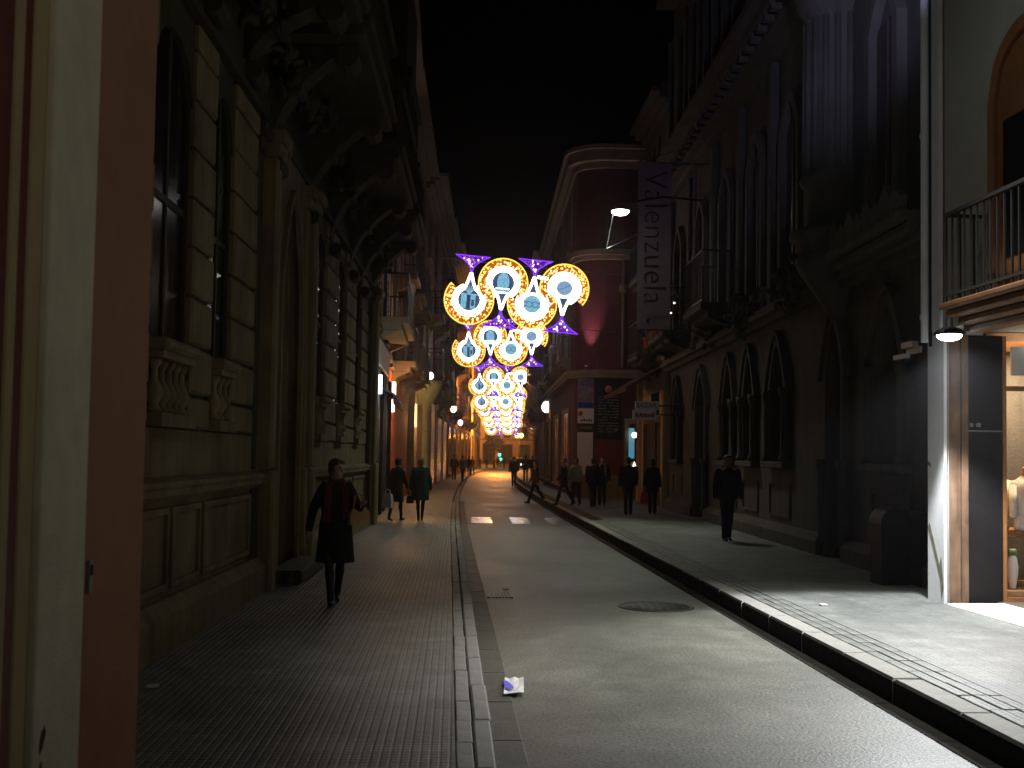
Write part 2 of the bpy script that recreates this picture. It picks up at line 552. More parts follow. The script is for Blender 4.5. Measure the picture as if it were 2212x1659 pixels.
# manhole cover and drain
mh = thing('manhole_cover', 'round iron manhole cover in the road near the right kerb', 'manhole cover', (2.25, 12.3, .001))
mb = M(); mb.lathe((2.25, 12.3, 0), [(.42, .0), (.42, .008), (.39, .010), (.385, .004), (.37, .004), (.365, .009), (0.01, .010)], 24)
obj('cover', mb, MT['iron'], mh)
mb = M()
for i in range(-3, 4):
    w = math.sqrt(.33 ** 2 - (i * .09) ** 2)
    mb.box(2.25 + i * .09 - .015, 2.25 + i * .09 + .015, 12.3 - w, 12.3 + w, .0105, .014)
obj('tread', mb, MT['iron'], mh)
dr = thing('drain_grate', 'small iron drain grate in the left gutter', 'drain', (.55, 13.2, .002))
mb = M()
for i in range(7):
    mb.box(.42 + .04 * i, .44 + .04 * i, 12.95, 13.45, .002, .013)
mb.box(.40, .42, 12.93, 13.47, .002, .015); mb.box(.68, .70, 12.93, 13.47, .002, .015)
obj('grate', mb, MT['iron'], dr)

# litter
mb = M()
random.seed(5)
gx = [[mb.v(.36 + .035 * i + .008 * j, 7.65 + .14 * j + .01 * i, .014 + random.uniform(0, .02)) for i in range(5)] for j in range(5)]
for j in range(4):
    for i in range(4):
        mb.face([gx[j][i], gx[j][i + 1], gx[j + 1][i + 1], gx[j + 1][i]])
fl = thing('flyer', 'crumpled white and blue paper flyer lying by the left kerb', 'litter', (.43, 7.9, .01))
f1 = obj('sheet', mb, MT['white'], fl)
mb = M(); mb.prism([(.375, 7.78), (.44, 7.80), (.425, 7.93), (.40, 8.05), (.375, 8.06)], lambda x, y: (x, y, .035), lambda x, y: (x, y, .037))
obj('blue_print', mb, mat('blue_print', (.12, .10, .75), .5, .1, 5, 0), fl)
for k, (x, y, lab) in enumerate(((-1.95, 7.3, 'scrap of white paper on the dark left pavement'), (.62, 13.7, 'scrap of pale paper beside the drain grate'), (3.75, 11.2, 'scrap of yellowish paper on the bright right pavement'))):
    mb = M(); zz = (PZ, 0, PR)[k] + .006
    mb.prism([(x, y), (x + .07, y + .02), (x + .06, y + .09), (x - .01, y + .07)], lambda a, b: (a, b, zz), lambda a, b: (a, b, zz + .012))
    root_obj('paper_scrap', mb, MT['white_print'], (x, y, zz), lab, 'litter')

# ================================================================== LEFT: pink corner house
ph = thing('corner_house', 'pink rendered corner house with a cream painted pilaster at its door', 'house', (-1.45, 4.8, PZ))
F = Fac((-1.45, -6), (-1.45, 10))
mb = M(F); mb.box(10.44, 11.28, -.5, 0, 0, 11); mb.box(3, 9.39, -.5, -.119, 3.3, 11); mb.box(-6, 6, -.5, 0, 0, 3.3)
mb.box(9.4, 10.44, -.5, -.12, 0, 11); mb.box(-6, 3, -.5, 0, 3.3, 11); mb.box(-6, 11.28, -5.5, -.501, 0, 10.9)
obj('wall', mb, MT['pink'], ph)
mb = M(F); mb.cbox(9.955, 10.44, -.119, .014, 0, 10.8, .006); obj('pilaster', mb, MT['cream'], ph)
mb = M(F); mb.cbox(9.82, 9.953, -.119, -.010, 0, 10.8, .006); obj('moulding', mb, MT['tan'], ph)
mb = M(F); mb.cbox(9.67, 9.745, -.119, -.012, 0, 10.8, .006); obj('moulding', mb, MT['tan'], ph)
mb = M(F); mb.box(9.746, 9.819, -.118, -.017, 0, 10.8); obj('groove_strip', mb, MT['oxblood'], ph)
mb = M(F); mb.box(8.6, 9.669, -.118, -.020, 0, 10.8); obj('door_panel', mb, MT['oxblood'], ph)
mb = M(F); mb.box(6, 8.6, -.4, -.03, 0, 3.3); obj('door', mb, MT['oxblood'], ph)
mb = M(F); mb.cbox(10.50, 10.545, .0, .014, 1.08, 1.21, .004); o = obj('doorbell', mb, MT['steel'], ph)
mb = M(F); mb.box(10.512, 10.533, .0145, .018, 1.15, 1.19); obj('button', mb, MT['ink'], o)
mb = M(F)
mb.prism([(10.02, .575), (10.05, .60), (10.075, .64), (10.06, .67), (10.03, .65), (10.015, .61)], lambda a, c: (a, .0145, c), lambda a, c: (a, .016, c))
mb.prism([(10.03, .48), (10.05, .50), (10.04, .55), (10.02, .53)], lambda a, c: (a, .0145, c), lambda a, c: (a, .016, c))
obj('paint_chip', mb, MT['stone_dark'], ph)

# ================================================================== LEFT: ornate stone building
ob = thing('ornate_building', 'ochre stone building with rusticated pilasters, balustraded windows and scrolled balconies', 'building', (-2.1, 16, PZ))
F = FL = Fac((-2.35, 5), (-1.85, 27.5))
END = 19.72
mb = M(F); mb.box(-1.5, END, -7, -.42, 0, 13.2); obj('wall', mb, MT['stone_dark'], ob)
# plinth, parapet zone, ledges; broken by the portal
for a, b in ((-1.5, 8.02), (9.98, END)):
    mb = M(F)
    mb.box(a, b, -.419, .13, 0, .40)
    mb.prism([(0, .40), (.13, .40), (.05, .50), (0, .50)], lambda d, z, a=a: (a, d, z), lambda d, z, b=b: (b, d, z))
    obj('plinth', mb, MT['ochre_stone'], ob)
for a, b in ((-1.5, 8.02), (9.98, END)):
    mb = M(F); mb.box(a, b, -.419, .0, .501, 1.26); obj('dado', mb, MT['ochre_stone'], ob)
    mb = M(F); mb.box(a, b, -.419, .0, 1.44, 1.82); obj('parapet', mb, MT['ochre_stone'], ob)
for a, b in ((-1.5, 8.02), (9.98, END)):
    mb = M(F)
    mb.box(a, b, -.419, .05, 1.261, 1.30); mb.box(a, b, -.419, .10, 1.301, 1.37)
    mb.prism([(-.4, 1.371), (.12, 1.371), (.12, 1.41), (.02, 1.439), (-.4, 1.439)], lambda d, z, a=a: (a, d, z), lambda d, z, b=b: (b, d, z))
    obj('ledge', mb, MT['ochre_stone'], ob)
for a, b in ((.6, 3.9), (4.0, 4.9), (5.0, 7.0), (10.6, 13.6), (14.2, 16.2), (16.6, 18.8)):
    mb = M(F)
    w = .05
    mb.box(a, b, .001, .03, .56, .56 + w); mb.box(a, b, .001, .03, 1.15, 1.15 + w)
    mb.box(a, a + w, .001, .03, .56 + w, 1.15); mb.box(b - w, b, .001, .03, .56 + w, 1.15)
    obj('panel', mb, MT['ochre_stone'], ob)
TOP = 5.30
cols = [(1.9, 3.30), (4.42, 5.16), (5.95, 7.05), (10.85, 11.52), (12.45, 13.9), (15.0, 16.6), (17.6, 18.9)]
wins = [(3.30, 4.42), (5.16, 5.95), (11.52, 12.45), (13.9, 15.0), (16.6, 17.6)]
rnd = random.Random(3)
for a, b in cols:
    z = 1.82
    n = 0
    while z < TOP - .05:
        h = .42 if n else .30
        h = min(h, TOP - z)
        mb = M(F); dd = rnd.uniform(-.008, .008)
        mb.cbox(a + .03, b - .02, -.419, .02 + dd, z + .018, z + h - .018, .022)
        obj('stone_block', mb, MT['ochre_stone'], ob)
        z += h; n += 1
for a, b in cols:
    mb = M(F); mb.box(a + .05, b - .02, -.419, -.03, 1.821, TOP)
    obj('joint_bed', mb, MT['dark_stone'], ob)
# thin dark reveal strips between bays, pilasters and arched heads
for a, b in wins:
    mb = M(F); arch_fill(mb, a + .02, b, 4.55, .45, 5.3, -.419, -.02)
    obj('arch_head', mb, MT['stone_dark'], ob)
for a, b in wins:
    w = obj('window', (lambda m: (m.box(a + .05, b - .0, -.418, -.07, 1.83, 5.02), m)[1])(M(F)), MT['glass'], ob)
    mb = M(F); c = (a + b) / 2
    mb.box(a + .01, a + .06, -.418, -.05, 1.83, 5.0); mb.box(b - .02, b + .03, -.418, -.04, 1.83, 5.0)
    mb.box(c - .025, c + .025, -.069, -.055, 1.83, 5.0); mb.box(a + .061, c - .026, -.069, -.057, 3.6, 3.66); mb.box(c + .026, b - .021, -.069, -.057, 3.6, 3.66)
    obj('frame', mb, MT['wood_dark'], w)
    # balustrade
    bl = obj('balustrade', (lambda m: (m.cbox(a + .0, b - .14, -.06, .16, 2.40, 2.49, .03), m.box(a + .02, b - .18, -.06, .11, 2.34, 2.399), m)[2])(M(F)), MT['ochre_stone'], ob)
    mb = M(F); mb.box(a + .02, b - .12, -.06, .11, 1.83, 1.93); obj('base_rail', mb, MT['ochre_stone'], bl)
    nb = max(3, int((b - a) / .22))
    for k in range(nb):
        s_ = a + .10 + (b - a - .38) * k / (nb - 1)
        mb = M(F)
        mb.lathe((s_, .02, 1.931), [(.06, 0), (.06, .03), (.035, .06), (.075, .13), (.07, .17), (.03, .25), (.028, .33), (.055, .37), (.06, .408)], 8)
        obj('baluster', mb, MT['ochre_stone'], bl)
# slim shafts framing the blocks
for a, b, d, m_ in ((7.08, 7.30, .02, 'stone_dark'), (7.42, 7.66, .16, 'ochre_stone'), (7.74, 8.0, .10, 'ochre_stone'), (10.0, 10.2, .10, 'ochre_stone'), (10.32, 10.56, .16, 'ochre_stone'),
                    (16.62 + 2.3, 19.05, .12, 'stone_dark'), (19.15, 19.62, .20, 'ochre_stone')):
    mb = M(F)
    mb.cbox(a, b, -.418, d, 1.45, 4.95, .03); mb.cbox(a - .04, b + .04, -.418, d + .05, 4.951, 5.10, .03); mb.cbox(a - .08, b + .08, -.418, d + .10, 5.101, 5.24, .03)
    mb.cbox(a - .03, b + .03, -.418, d + .03, .0, 1.44, .03)
    obj('pilaster', mb, MT[m_], ob)
mb = M(F); mb.box(7.05, 8.02, -.417, -.1, 1.83, 5.3); mb.box(9.98, 10.85, -.417, -.1, 1.83, 5.3); mb.box(18.9, END, -.417, -.03, 1.83, 5.3)
obj('back_wall', mb, MT['stone_dark'], ob)
# portal with a pointed arch, door and step
mb = M(F); arch_fill(mb, 8.2, 9.8, 3.7, 1.25, 5.3, -.419, .04, 12, True); mb.box(8.02, 8.2, -.419, .04, 0, 5.3); mb.box(9.8, 9.98, -.419, .04, 0, 5.3)
obj('portal', mb, MT['ochre_stone'], ob)
mb = M(F); arch_trim(mb, 8.28, 9.72, 0, 3.65, 1.2, .10, .041, .10, 12, True); arch_trim(mb, 8.5, 9.5, 0, 3.6, 1.0, .12, -.159, -.06, 12, True)
obj('portal_moulding', mb, MT['ochre_stone'], ob)
mb = M(F); mb.box(8.2, 9.8, -.417, -.16, 0, 4.9); o = obj('door', mb, MT['wood_dark'], ob)
mb = M(F)
for s_ in (8.55, 9.03):
    for z in (.3, 1.3, 2.3):
        mb.cbox(s_, s_ + .40, -.159, -.13, z, z + .85, .02)
obj('door_panel', mb, MT['wood_dark'], o)
mb = M(F); mb.cbox(8.1, 9.95, .05, .42, PZ, .28, .02); obj('doorstep', mb, MT['grey_stone'], ob)
# first-floor string course, consoles, balconies
mb = M(F)
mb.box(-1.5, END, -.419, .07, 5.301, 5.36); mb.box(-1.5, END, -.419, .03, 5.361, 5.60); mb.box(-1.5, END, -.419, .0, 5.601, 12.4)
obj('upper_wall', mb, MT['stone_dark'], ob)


def console(F, s0, w, zb, zt, dmax, m_, parent):
    """scrolled bracket: concave belly ending in a volute"""
    mb = M(F); n = 10; prof = []
    for i in range(n + 1):
        t = i / n
        prof.append((dmax * (t ** 1.7) + .06 * math.sin(t * 3.14), zb + (zt - zb) * (t ** .62)))
    pa = [(d, z) for d, z in prof]; pb = [(0.0, z) for d, z in prof]
    q = [[[mb.v(s_, p[0], p[1]) for p in L] for L in (pa, pb)] for s_ in (s0, s0 + w)]
    for i in range(n):
        mb.face([q[0][0][i], q[0][0][i + 1], q[0][1][i + 1], q[0][1][i]]); mb.face([q[1][0][i], q[1][1][i], q[1][1][i + 1], q[1][0][i + 1]])
        mb.face([q[0][0][i], q[1][0][i], q[1][0][i + 1], q[0][0][i + 1]])
    mb.tube([(s0 - .03, dmax * .93, zt - .13), (s0 + w + .03, dmax * .93, zt - .13)], .13, 10)
    mb.tube([(s0 - .03, .10, zb + .05), (s0 + w + .03, .10, zb + .05)], .10, 10)
    mb.tube([(s0 - .02, prof[5][0] - .03, prof[5][1]), (s0 + w + .02, prof[5][0] - .03, prof[5][1])], .07, 8)
    return obj('console', mb, MT[m_], parent)


for s_ in (4.5, 6.2, 7.5, 10.3, 12.7, 15.3, 17.3, 19.2):
    console(F, s_, .34, 4.85 if s_ > 7 else 5.45, 6.28, .95, 'stone_dark', ob)
for a, b in ((3.9, 6.9), (7.2, 10.9), (12.3, 16.0), (17.0, END)):
    bl = obj('balcony', (lambda m: (m.cbox(a, b, .0, 1.12, 6.281, 6.42, .03), m.cbox(a - .05, b + .05, .0, 1.2, 6.421, 6.52, .03), m)[2])(M(F)), MT['stone_dark'], ob)
    mb = M(F); mb.cbox(a, b, .95, 1.18, 7.36, 7.48, .03); mb.box(a, b, 1.0, 1.14, 6.521, 6.60); obj('rail', mb, MT['stone_dark'], bl)
    k = a + .12
    while k < b:
        mb = M(F); mb.lathe((k, 1.07, 6.601), [(.06, 0), (.035, .1), (.09, .28), (.03, .52), (.03, .6), (.07, .758)], 7)
        obj('baluster', mb, MT['stone_dark'], bl); k += .30
    # garland hanging under the slab
    mb = M(F); rg = random.Random(int(a * 10))
    for i in range(110):
        t = rg.random(); s_ = a + (b - a) * t
        mb.ell((s_, .12 + .30 * rg.random(), 5.78 + .42 * abs(math.sin(t * 6.28)) + rg.uniform(-.12, .12)), (rg.uniform(.03, .09), rg.uniform(.03, .07), rg.uniform(.08, .16)), 6, 4, Euler((rg.uniform(-1, 1), rg.uniform(-1, 1), 0)))
    obj('carved_garland', mb, MT['stone_dark'], bl)['kind'] = 'stuff'
# upper windows with hoods, then the enclosed bay and cornice
for a, b in ((4.6, 6.0), (8.2, 9.9), (13.2, 14.9)):
    mb = M(F); mb.box(a, b, .001, .03, 6.55, 9.2); w = obj('window', mb, MT['glass'], ob)
    mb = M(F); mb.box(a - .2, a, .001, .12, 6.53, 9.2); mb.box(b, b + .2, .001, .12, 6.53, 9.2); arch_trim(mb, a, b, 9.2, 9.2, .5, .22, .001, .16)
    obj('frame', mb, MT['stone_dark'], w)
mb = M(F); mb.box(16.6, END - .2, .001, .9, 6.55, 11.3); mb.box(16.4, END, .001, 1.02, 9.0, 9.2)
for s_ in (16.7, 17.7, 18.6, 19.3):
    mb.box(s_, s_ + .18, .9, .97, 6.55, 8.99)
obj('bay', mb, MT['stone_dark'], ob)
mb = M(F)
for z, d in ((12.4, .35), (12.6, .55), (12.85, .8), (13.1, 1.0)):
    mb.box(-1.5, END, -.419, d, z + .001, z + .25 if z > 13 else z + (.2 if z < 12.5 else .25))
obj('cornice', mb, MT['stone_dark'], ob)


# ================================================================== generic street houses
def railing(F, s0, s1, d, z0, z1, parent, m_='iron', step=.13, side=True, name='railing'):
    r = obj(name, (lambda m: (m.box(s0, s1, d - .02, d + .02, z1 - .035, z1), m.box(s0, s1, d - .015, d + .015, z0 + .06, z0 + .085), m)[2])(M(F)), MT[m_], parent)
    if side:
        for s_ in (s0, s1):
            mb = M(F); mb.box(s_ - .015, s_ + .015, 0.02, d - .021, z1 - .035, z1)
            obj('side_rail', mb, MT[m_], r)
    me = None
    n = max(2, int((s1 - s0) / step))
    mb = M(F); mb.box(s0 - .009, s0 + .009, d - .009, d + .009, z0, z1 - .036)
    me = mb.mesh('bar', WL[parent])
    for k in range(n + 1):
        v = F.t * ((s1 - s0) * k / n)
        link_mesh('bar', me, MT[m_], r, v)
    if side:
        nd = max(1, int(d / step))
        for s_ in (s0, s1):
            for k in range(1, nd):
                link_mesh('bar', me, MT[m_], r, F.t * (s_ - s0) + F.n * (-d * k / nd))
    return r


def balcony(F, s0, s1, d, z, h, parent, slab='cream_trim', step=.13, thick=.16):
    b = obj('balcony', (lambda m: (m.cbox(s0, s1, .0, d, z - thick, z, .02), m.cbox(s0 + .08, s1 - .08, .0, d * .8, z - thick - .14, z - thick - .001, .03), m)[2])(M(F)), MT[slab], parent)
    for s_ in (s0 + .15, s1 - .33):
        mb = M(F)
        mb.prism([(0, z - thick - .6), (.08, z - thick - .6), (.14, z - thick - .35), (d * .75, z - thick - .15), (0, z - thick - .15)], lambda dd, zz: (s_, dd, zz), lambda dd, zz: (s_ + .18, dd, zz))
        obj('bracket', mb, MT[slab], b)
    # rails are children of the balcony, their bars joined (seen a few pixels wide)
    mb = M(F)
    mb.box(s0 + .03, s1 - .03, d - .06, d - .03, z + h - .04, z + h); mb.box(s0 + .03, s1 - .03, d - .055, d - .035, z + .05, z + .08)
    for s_ in (s0 + .03, s1 - .06):
        mb.box(s_, s_ + .03, .0, d - .061, z + h - .04, z + h)
    k = s0 + .04
    while k < s1 - .04:
        mb.box(k, k + .018, d - .054, d - .036, z + .0, z + h - .041); k += step
    k = .1
    while k < d - .1:
        for s_ in (s0 + .036, s1 - .054):
            mb.box(s_, s_ + .018, k, k + .018, z, z + h - .041)
        k += step
    obj('railing', mb, MT['iron'], b)
    return b


def window(F, s0, s1, z0, z1, parent, trim='cream_trim', shut=None, name='window', pane='glass', d=.0):
    w = obj(name, (lambda m: (m.box(s0, s1, d + .001, d + .02, z0, z1), m)[1])(M(F)), MT[pane], parent)
    mb = M(F); c = (s0 + s1) / 2
    mb.box(s0 - .14, s0, d + .001, d + .07, z0 - .02, z1 + .14); mb.box(s1, s1 + .14, d + .001, d + .07, z0 - .02, z1 + .14); mb.box(s0, s1, d + .001, d + .07, z1, z1 + .14)
    mb.box(c - .03, c + .03, d + .021, d + .045, z0, z1 - .001)
    obj('frame', mb, MT[trim], w)
    mb = M(F); mb.cbox(s0 - .2, s1 + .2, d + .001, d + .16, z0 - .12, z0 - .021, .02); obj('sill', mb, MT[trim], w)
    if shut:
        for a, b in ((s0 - .001, s0 + (s1 - s0) * .3), (s1 - (s1 - s0) * .3, s1 + .001)):
            mb = M(F); mb.box(a, b, d + .046, d + .06, z0, z1)
            for i in range(int((z1 - z0) / .16)):
                z = z0 + .02 + i * .16
                mb.box(a, b, d + .0601, d + .085, z, z + .13)
            obj('shutter', mb, MT[shut], w)
    return w


def house(name, label, P0, P1, h, wall, trim='cream_trim', left=True, bays=2, floors=3, z1=3.6, shut='wood_dark', balc=(1,), eave=.7, ground='shop', depth=7, cat='building', extra0=0, win_h=2.3):
    F = Fac(P0, P1, left)
    L = F.len
    o = thing(name, label, cat, (F(L / 2, 0, 0).x, F(L / 2, 0, 0).y, PZ))
    mb = M(F); mb.box(0, L - .02, -depth, 0, 0, h - .001); obj('wall', mb, MT[wall], o)
    mb = M(F)
    for k, (dz, d) in enumerate(((0, .15), (.16, .35), (.34, .55), (.5, eave))):
        mb.box(-.03, L + .01, -depth, d, h + dz, h + dz + .155)
    obj('cornice', mb, MT[trim], o)
    mb = M(F); mb.cbox(-.001, L - .015, .001, .14, z1, z1 + .24, .03); obj('string_course', mb, MT[trim], o)
    fh = (h - z1 - .4) / (floors - 1)
    for f in range(floors - 1):
        for b in range(bays):
            c = L * (b + .5) / bays; w = min(1.1, L / bays * .42)
            z0 = z1 + .42 + f * fh
            window(F, c - w / 2, c + w / 2, z0, z0 + min(win_h, fh - .7), o, trim, shut)
            if (f in balc):
                balcony(F, c - w / 2 - .45, c + w / 2 + .45, .75, z0 - .13, 1.05, o, trim)
    for b in range(bays):
        c = L * (b + .5) / bays; w = L / bays * .6
        if ground == 'shop':
            w_ = window(F, c - w / 2, c + w / 2, PZ + .35, z1 - .75, o, trim, None, 'shop_window')
        elif ground == 'shutter':
            mb = M(F)
            i = 0
            while PZ + .05 + i * .11 < z1 - .8:
                mb.cbox(c - w / 2, c + w / 2, .001, .04, PZ + .05 + i * .11, PZ + .155 + i * .11, .02); i += 1
            s_ = obj('roller_shutter', mb, MT['steel'], o)
            mb = M(F); mb.cbox(c - w / 2 - .15, c + w / 2 + .15, .001, .16, z1 - .75, z1 - .4, .03); obj('lintel', mb, MT[trim], s_)
    return o, F

# ================================================================== LEFT: houses down the street
o, F = house('shop_house', 'terracotta house with a dark shop front, pale fascia board and iron balcony', (-1.97, 24.95), (-2.02, 32.6), 12.2, 'terracotta', bays=2, floors=4, z1=4.3, balc=(), ground='none', eave=.9)
balcony(F, 2.2, 6.4, .80, 5.0, 1.1, o, 'sand', .12)
balcony(F, 2.2, 6.4, .80, 8.1, 1.1, o, 'sand', .12)
mb = M(F); mb.cbox(.05, 5.6, .001, .16, 3.75, 4.40, .02); obj('fascia_board', mb, MT['white_print'], o)
mb = M(F); mb.box(.2, 7.3, .001, .03, PZ, 3.7); s_ = obj('shop_window', mb, MT['glass'], o)
for a in (.1, 1.6, 3.2, 4.8, 7.1):
    mb = M(F); mb.cbox(a, a + .2, .031, .16, PZ, 3.74, .02); obj('mullion', mb, MT['steel'] if a in (1.6, 4.8) else MT['wood_dark'], s_)
mb = M(F)
mb.prism([(.03, 3.35), (.5, 3.1), (.5, 2.85), (.48, 2.85), (.48, 3.06), (.03, 3.3)], lambda d, z: (1.6, d, z), lambda d, z: (7.0, d, z))
obj('awning', mb, cloth('awning_cloth', (.03, .028, .03)), o)
mb = M(F); mb.cbox(1.10, 1.18, .05, .24, 3.05, 3.50, .01)
sg = root_obj('lit_sign', mb, emit('cool_sign', (.85, .93, 1), 3.5), F(1.14, .1, 3.05), 'small white lit box sign above the dark awning on the left', 'sign')
mb = M(F); mb.cbox(7.3, 7.38, .02, .27, 3.32, 3.74, .02)
root_obj('lit_sign', mb, emit('warm_sign', (1, .72, .45), 3.5), F(7.34, .1, 3.32), 'warm orange lit vertical sign on the terracotta wall', 'sign')
mb = M(F); mb.cbox(7.3, 7.38, .02, .24, 2.86, 3.24, .02)
root_obj('lit_sign', mb, emit('cream_sign', (1, .88, .7), 3.0), F(7.34, .1, 2.92), 'cream lit sign directly under the warm orange one', 'sign')

o, F = house('town_house', 'plum town house with iron balconies between the terracotta house and the pillared shop', (-2.02, 32.8), (-1.75, 45.6), 12.6, 'brown_wall', left=True, bays=3, floors=4, z1=4.2, balc=(0, 1), ground='none', eave=.9, shut='mauve')
mb = M(F); mb.cbox(.0, 9.2, .001, .05, PZ, 4.15, .01); obj('painted_front', mb, MT['terracotta'], o)
for a in (9.4, 11.4):
    mb = M(F); mb.cbox(a, a + .4, .001, .25, PZ, 4.1, .03); obj('pilaster', mb, MT['cream_trim'], o)
mb = M(F); mb.cbox(10.35, 10.5, .02, .28, 2.7, 3.6, .03)
root_obj('lit_sign', mb, emit('yellow_sign', (1, .62, .18), 3.2), F(10.4, .2, 2.7), 'narrow yellow lit sign beside the cream pilasters', 'sign')

o, F = house('corner_shop', 'narrow shop whose pale green corner pillar carries a flared capital', (-1.40, 46.2), (-1.05, 57), 12.8, 'plum', left=True, bays=2, floors=4, z1=4.9, balc=(0, 1), ground='shutter', eave=.9)
mb = M(F); mb.lathe((.5, -.15, PZ), [(.5, 0), (.5, .3), (.42, .35), (.40, 3.3), (.46, 3.35), (.46, 3.5), (.52, 3.6), (.9, 4.2), (.95, 4.45), (.95, 4.6)], 12)
obj('pillar', mb, mat('pale_green_paint', (.34, .36, .24), .8, .2, 3, .1), o)
house('narrow_house', 'narrow mauve house with roller shutters under a stone lintel', (-1.02, 57.2), (-.55, 70), 13.3, 'mauve', left=True, bays=2, floors=4, z1=4.4, balc=(0, 1, 2), ground='shutter', eave=.9)
house('tall_house', 'tall brown house with three rows of small balconies on the left of the street', (-.53, 70.2), (.35, 90), 14.6, 'brown_wall', left=True, bays=3, floors=4, z1=4.3, balc=(0, 1, 2), ground='shop', eave=.9)
house('far_house', 'dark terracotta house half way down on the left', (.37, 90.2), (1.5, 108), 13.2, 'terracotta', left=True, bays=3, floors=4, z1=4.3, balc=(0, 1), ground='shop', eave=.8)
house('sodium_lit_house', 'sand coloured house washed orange by a street lamp at the far left', (1.52, 108.2), (3.3, 150), 12.0, 'sand', left=True, bays=4, floors=3, z1=4.3, balc=(), ground='shop', eave=.6)

# ================================================================== RIGHT: ornate dark building
rb = thing('gothic_building', 'dark stone building with pointed ground floor windows, a corbelled column and long cornice', 'building', (6.0, 22, PZ))
F = FR = Fac((5.7, 13), (6.15, 27), False)
E2 = 19.8
mb = M(F); mb.box(-.3, E2, -7, -.45, 0, 16); obj('wall', mb, MT['dark_stone'], rb)
WR = [(.90, 1.86, 'w'), (3.28, 4.02, 'd'), (6.55, 7.5, 'w'), (8.9, 9.7, 'w'), (10.8, 11.7, 'w'), (13.9, 15.1, 'd'), (17.6, 18.6, 'w')]
mb = M(F); pa = -.3
for a, b, k in WR:
    mb.box(pa, a, -.449, 0, 0, 4.2)
    if k == 'w':
        mb.box(a, b, -.449, 0, 0, 1.50)
    arch_fill(mb, a, b, 3.0, .75, 4.2, -.449, 0, 10, True)
    pa = b
mb.box(pa, E2, -.449, 0, 0, 4.2)
obj('ground_floor_wall', mb, MT['grey_stone'], rb)
for a, b, k in WR:
    mb = M(F); arch_trim(mb, a, b, 1.62 if k == 'w' else .0, 3.0, .75, .13, .001, .09, 10, True); arch_trim(mb, a - .22, b + .22, 2.9, 3.0, .95, .07, .001, .13, 10, True)
    obj('arch_moulding', mb, MT['grey_stone'], rb)
    for s_ in (a - .13, b + .13):
        mb = M(F); mb.lathe((s_, .10, 1.62 if k == 'w' else .35), [(.10, 0), (.10, .08), (.065, .13), (.06, 1.1), (.10, 1.2), (.11, 1.32)], 8)
        obj('colonnette', mb, MT['grey_stone'], rb)
    if k == 'w':
        mb = M(F); mb.box(a + .01, b - .01, -.448, -.3, 1.5, 3.75); w = obj('window', mb, MT['glass'], rb)
        mb = M(F); c = (a + b) / 2; mb.box(c - .03, c + .03, -.299, -.26, 1.5, 3.7); mb.box(a + .01, c - .031, -.299, -.262, 2.7, 2.76); mb.box(c + .031, b - .01, -.299, -.262, 2.7, 2.76); obj('frame', mb, MT['wood_dark'], w)
        mb = M(F); mb.cbox(a - .3, b + .3, .001, .18, 1.50, 1.62, .02); obj('sill', mb, MT['grey_stone'], rb)
        mb = M(F); t = .04
        mb.box(a - .25, b + .25, .001, .03, .62, .62 + t); mb.box(a - .25, b + .25, .001, .03, 1.2, 1.2 + t); mb.box(a - .25, a - .25 + t, .001, .03, .62 + t, 1.2); mb.box(b + .25 - t, b + .25, .001, .03, .62 + t, 1.2)
        obj('panel', mb, MT['grey_stone'], rb)
    else:
        mb = M(F); mb.box(a, b, -.448, -.3, .0, 3.7); d_ = obj('door', mb, MT['wood_dark'], rb)
        mb = M(F)
        for z in (.3, 1.3, 2.3):
            mb.cbox(a + .1, (a + b) / 2 - .04, -.299, -.27, z, z + .8, .02); mb.cbox((a + b) / 2 + .04, b - .1, -.299, -.27, z, z + .8, .02)
        obj('door_panel', mb, MT['wood_dark'], d_)
mb = M(F); pa = -.3
for a, b in ((3.28, 4.02), (13.9, 15.1), (E2, E2)):
    mb.box(pa, a - .25, .001, .16, 0, .38); mb.prism([(0.001, .381), (.16, .381), (.05, .5), (.001, .5)], lambda d, z, q=pa: (q, d, z), lambda d, z, q=a: (q - .25, d, z)); pa = b + .25
obj('plinth', mb, MT['grey_stone'], rb)
mb = M(F)
for z0, z1_, d in ((4.201, 4.32, .16), (4.321, 4.42, .28), (4.421, 4.52, .2)):
    mb.box(-.3, E2, -.449, d, z0, z1_)
obj('string_course', mb, MT['grey_stone'], rb)
mb = M(F); mb.box(-.3, E2, -.449, 0, 4.521, 9.2); obj('upper_wall', mb, MT['dark_stone'], rb)
for a, b in ((1.0, 1.9), (5.6, 6.6), (8.2, 9.2), (11.0, 12.0), (14.0, 15.0), (17.3, 18.3)):
    mb = M(F); mb.box(a, b, .001, .02, 5.0, 7.6); arch_fill(mb, a, b, 7.6, .0, 7.61, .001, .02)
    w = obj('window', mb, MT['glass'], rb)
    mb = M(F); arch_trim(mb, a, b, 5.0, 7.5, .5, .18, .001, .14, 8, True); obj('frame', mb, MT['grey_stone'], w)
    mb = M(F); mb.box((a + b) / 2 - .03, (a + b) / 2 + .03, .021, .05, 5.0, 7.6); obj('mullion', mb, MT['wood_dark'], w)
for s_ in (4.95, 7.4, 10.1, 13.0, 16.1, 19.1):
    mb = M(F); mb.cbox(s_ - .16, s_ + .16, .001, .14, 4.53, 9.1, .03); obj('pilaster', mb, MT['grey_stone'], rb)
mb = M(F)
for z, d in ((9.201, .2), (9.36, .4), (9.55, .62), (9.75, .78)):
    mb.box(-.3, E2, -.449, d, z, z + .155 if z < 9.3 else z + .185)
k = 0.0
while k < E2 - .2:
    mb.box(k, k + .16, .401, .58, 9.40, 9.545); k += .5
obj('cornice', mb, MT['grey_stone'], rb)
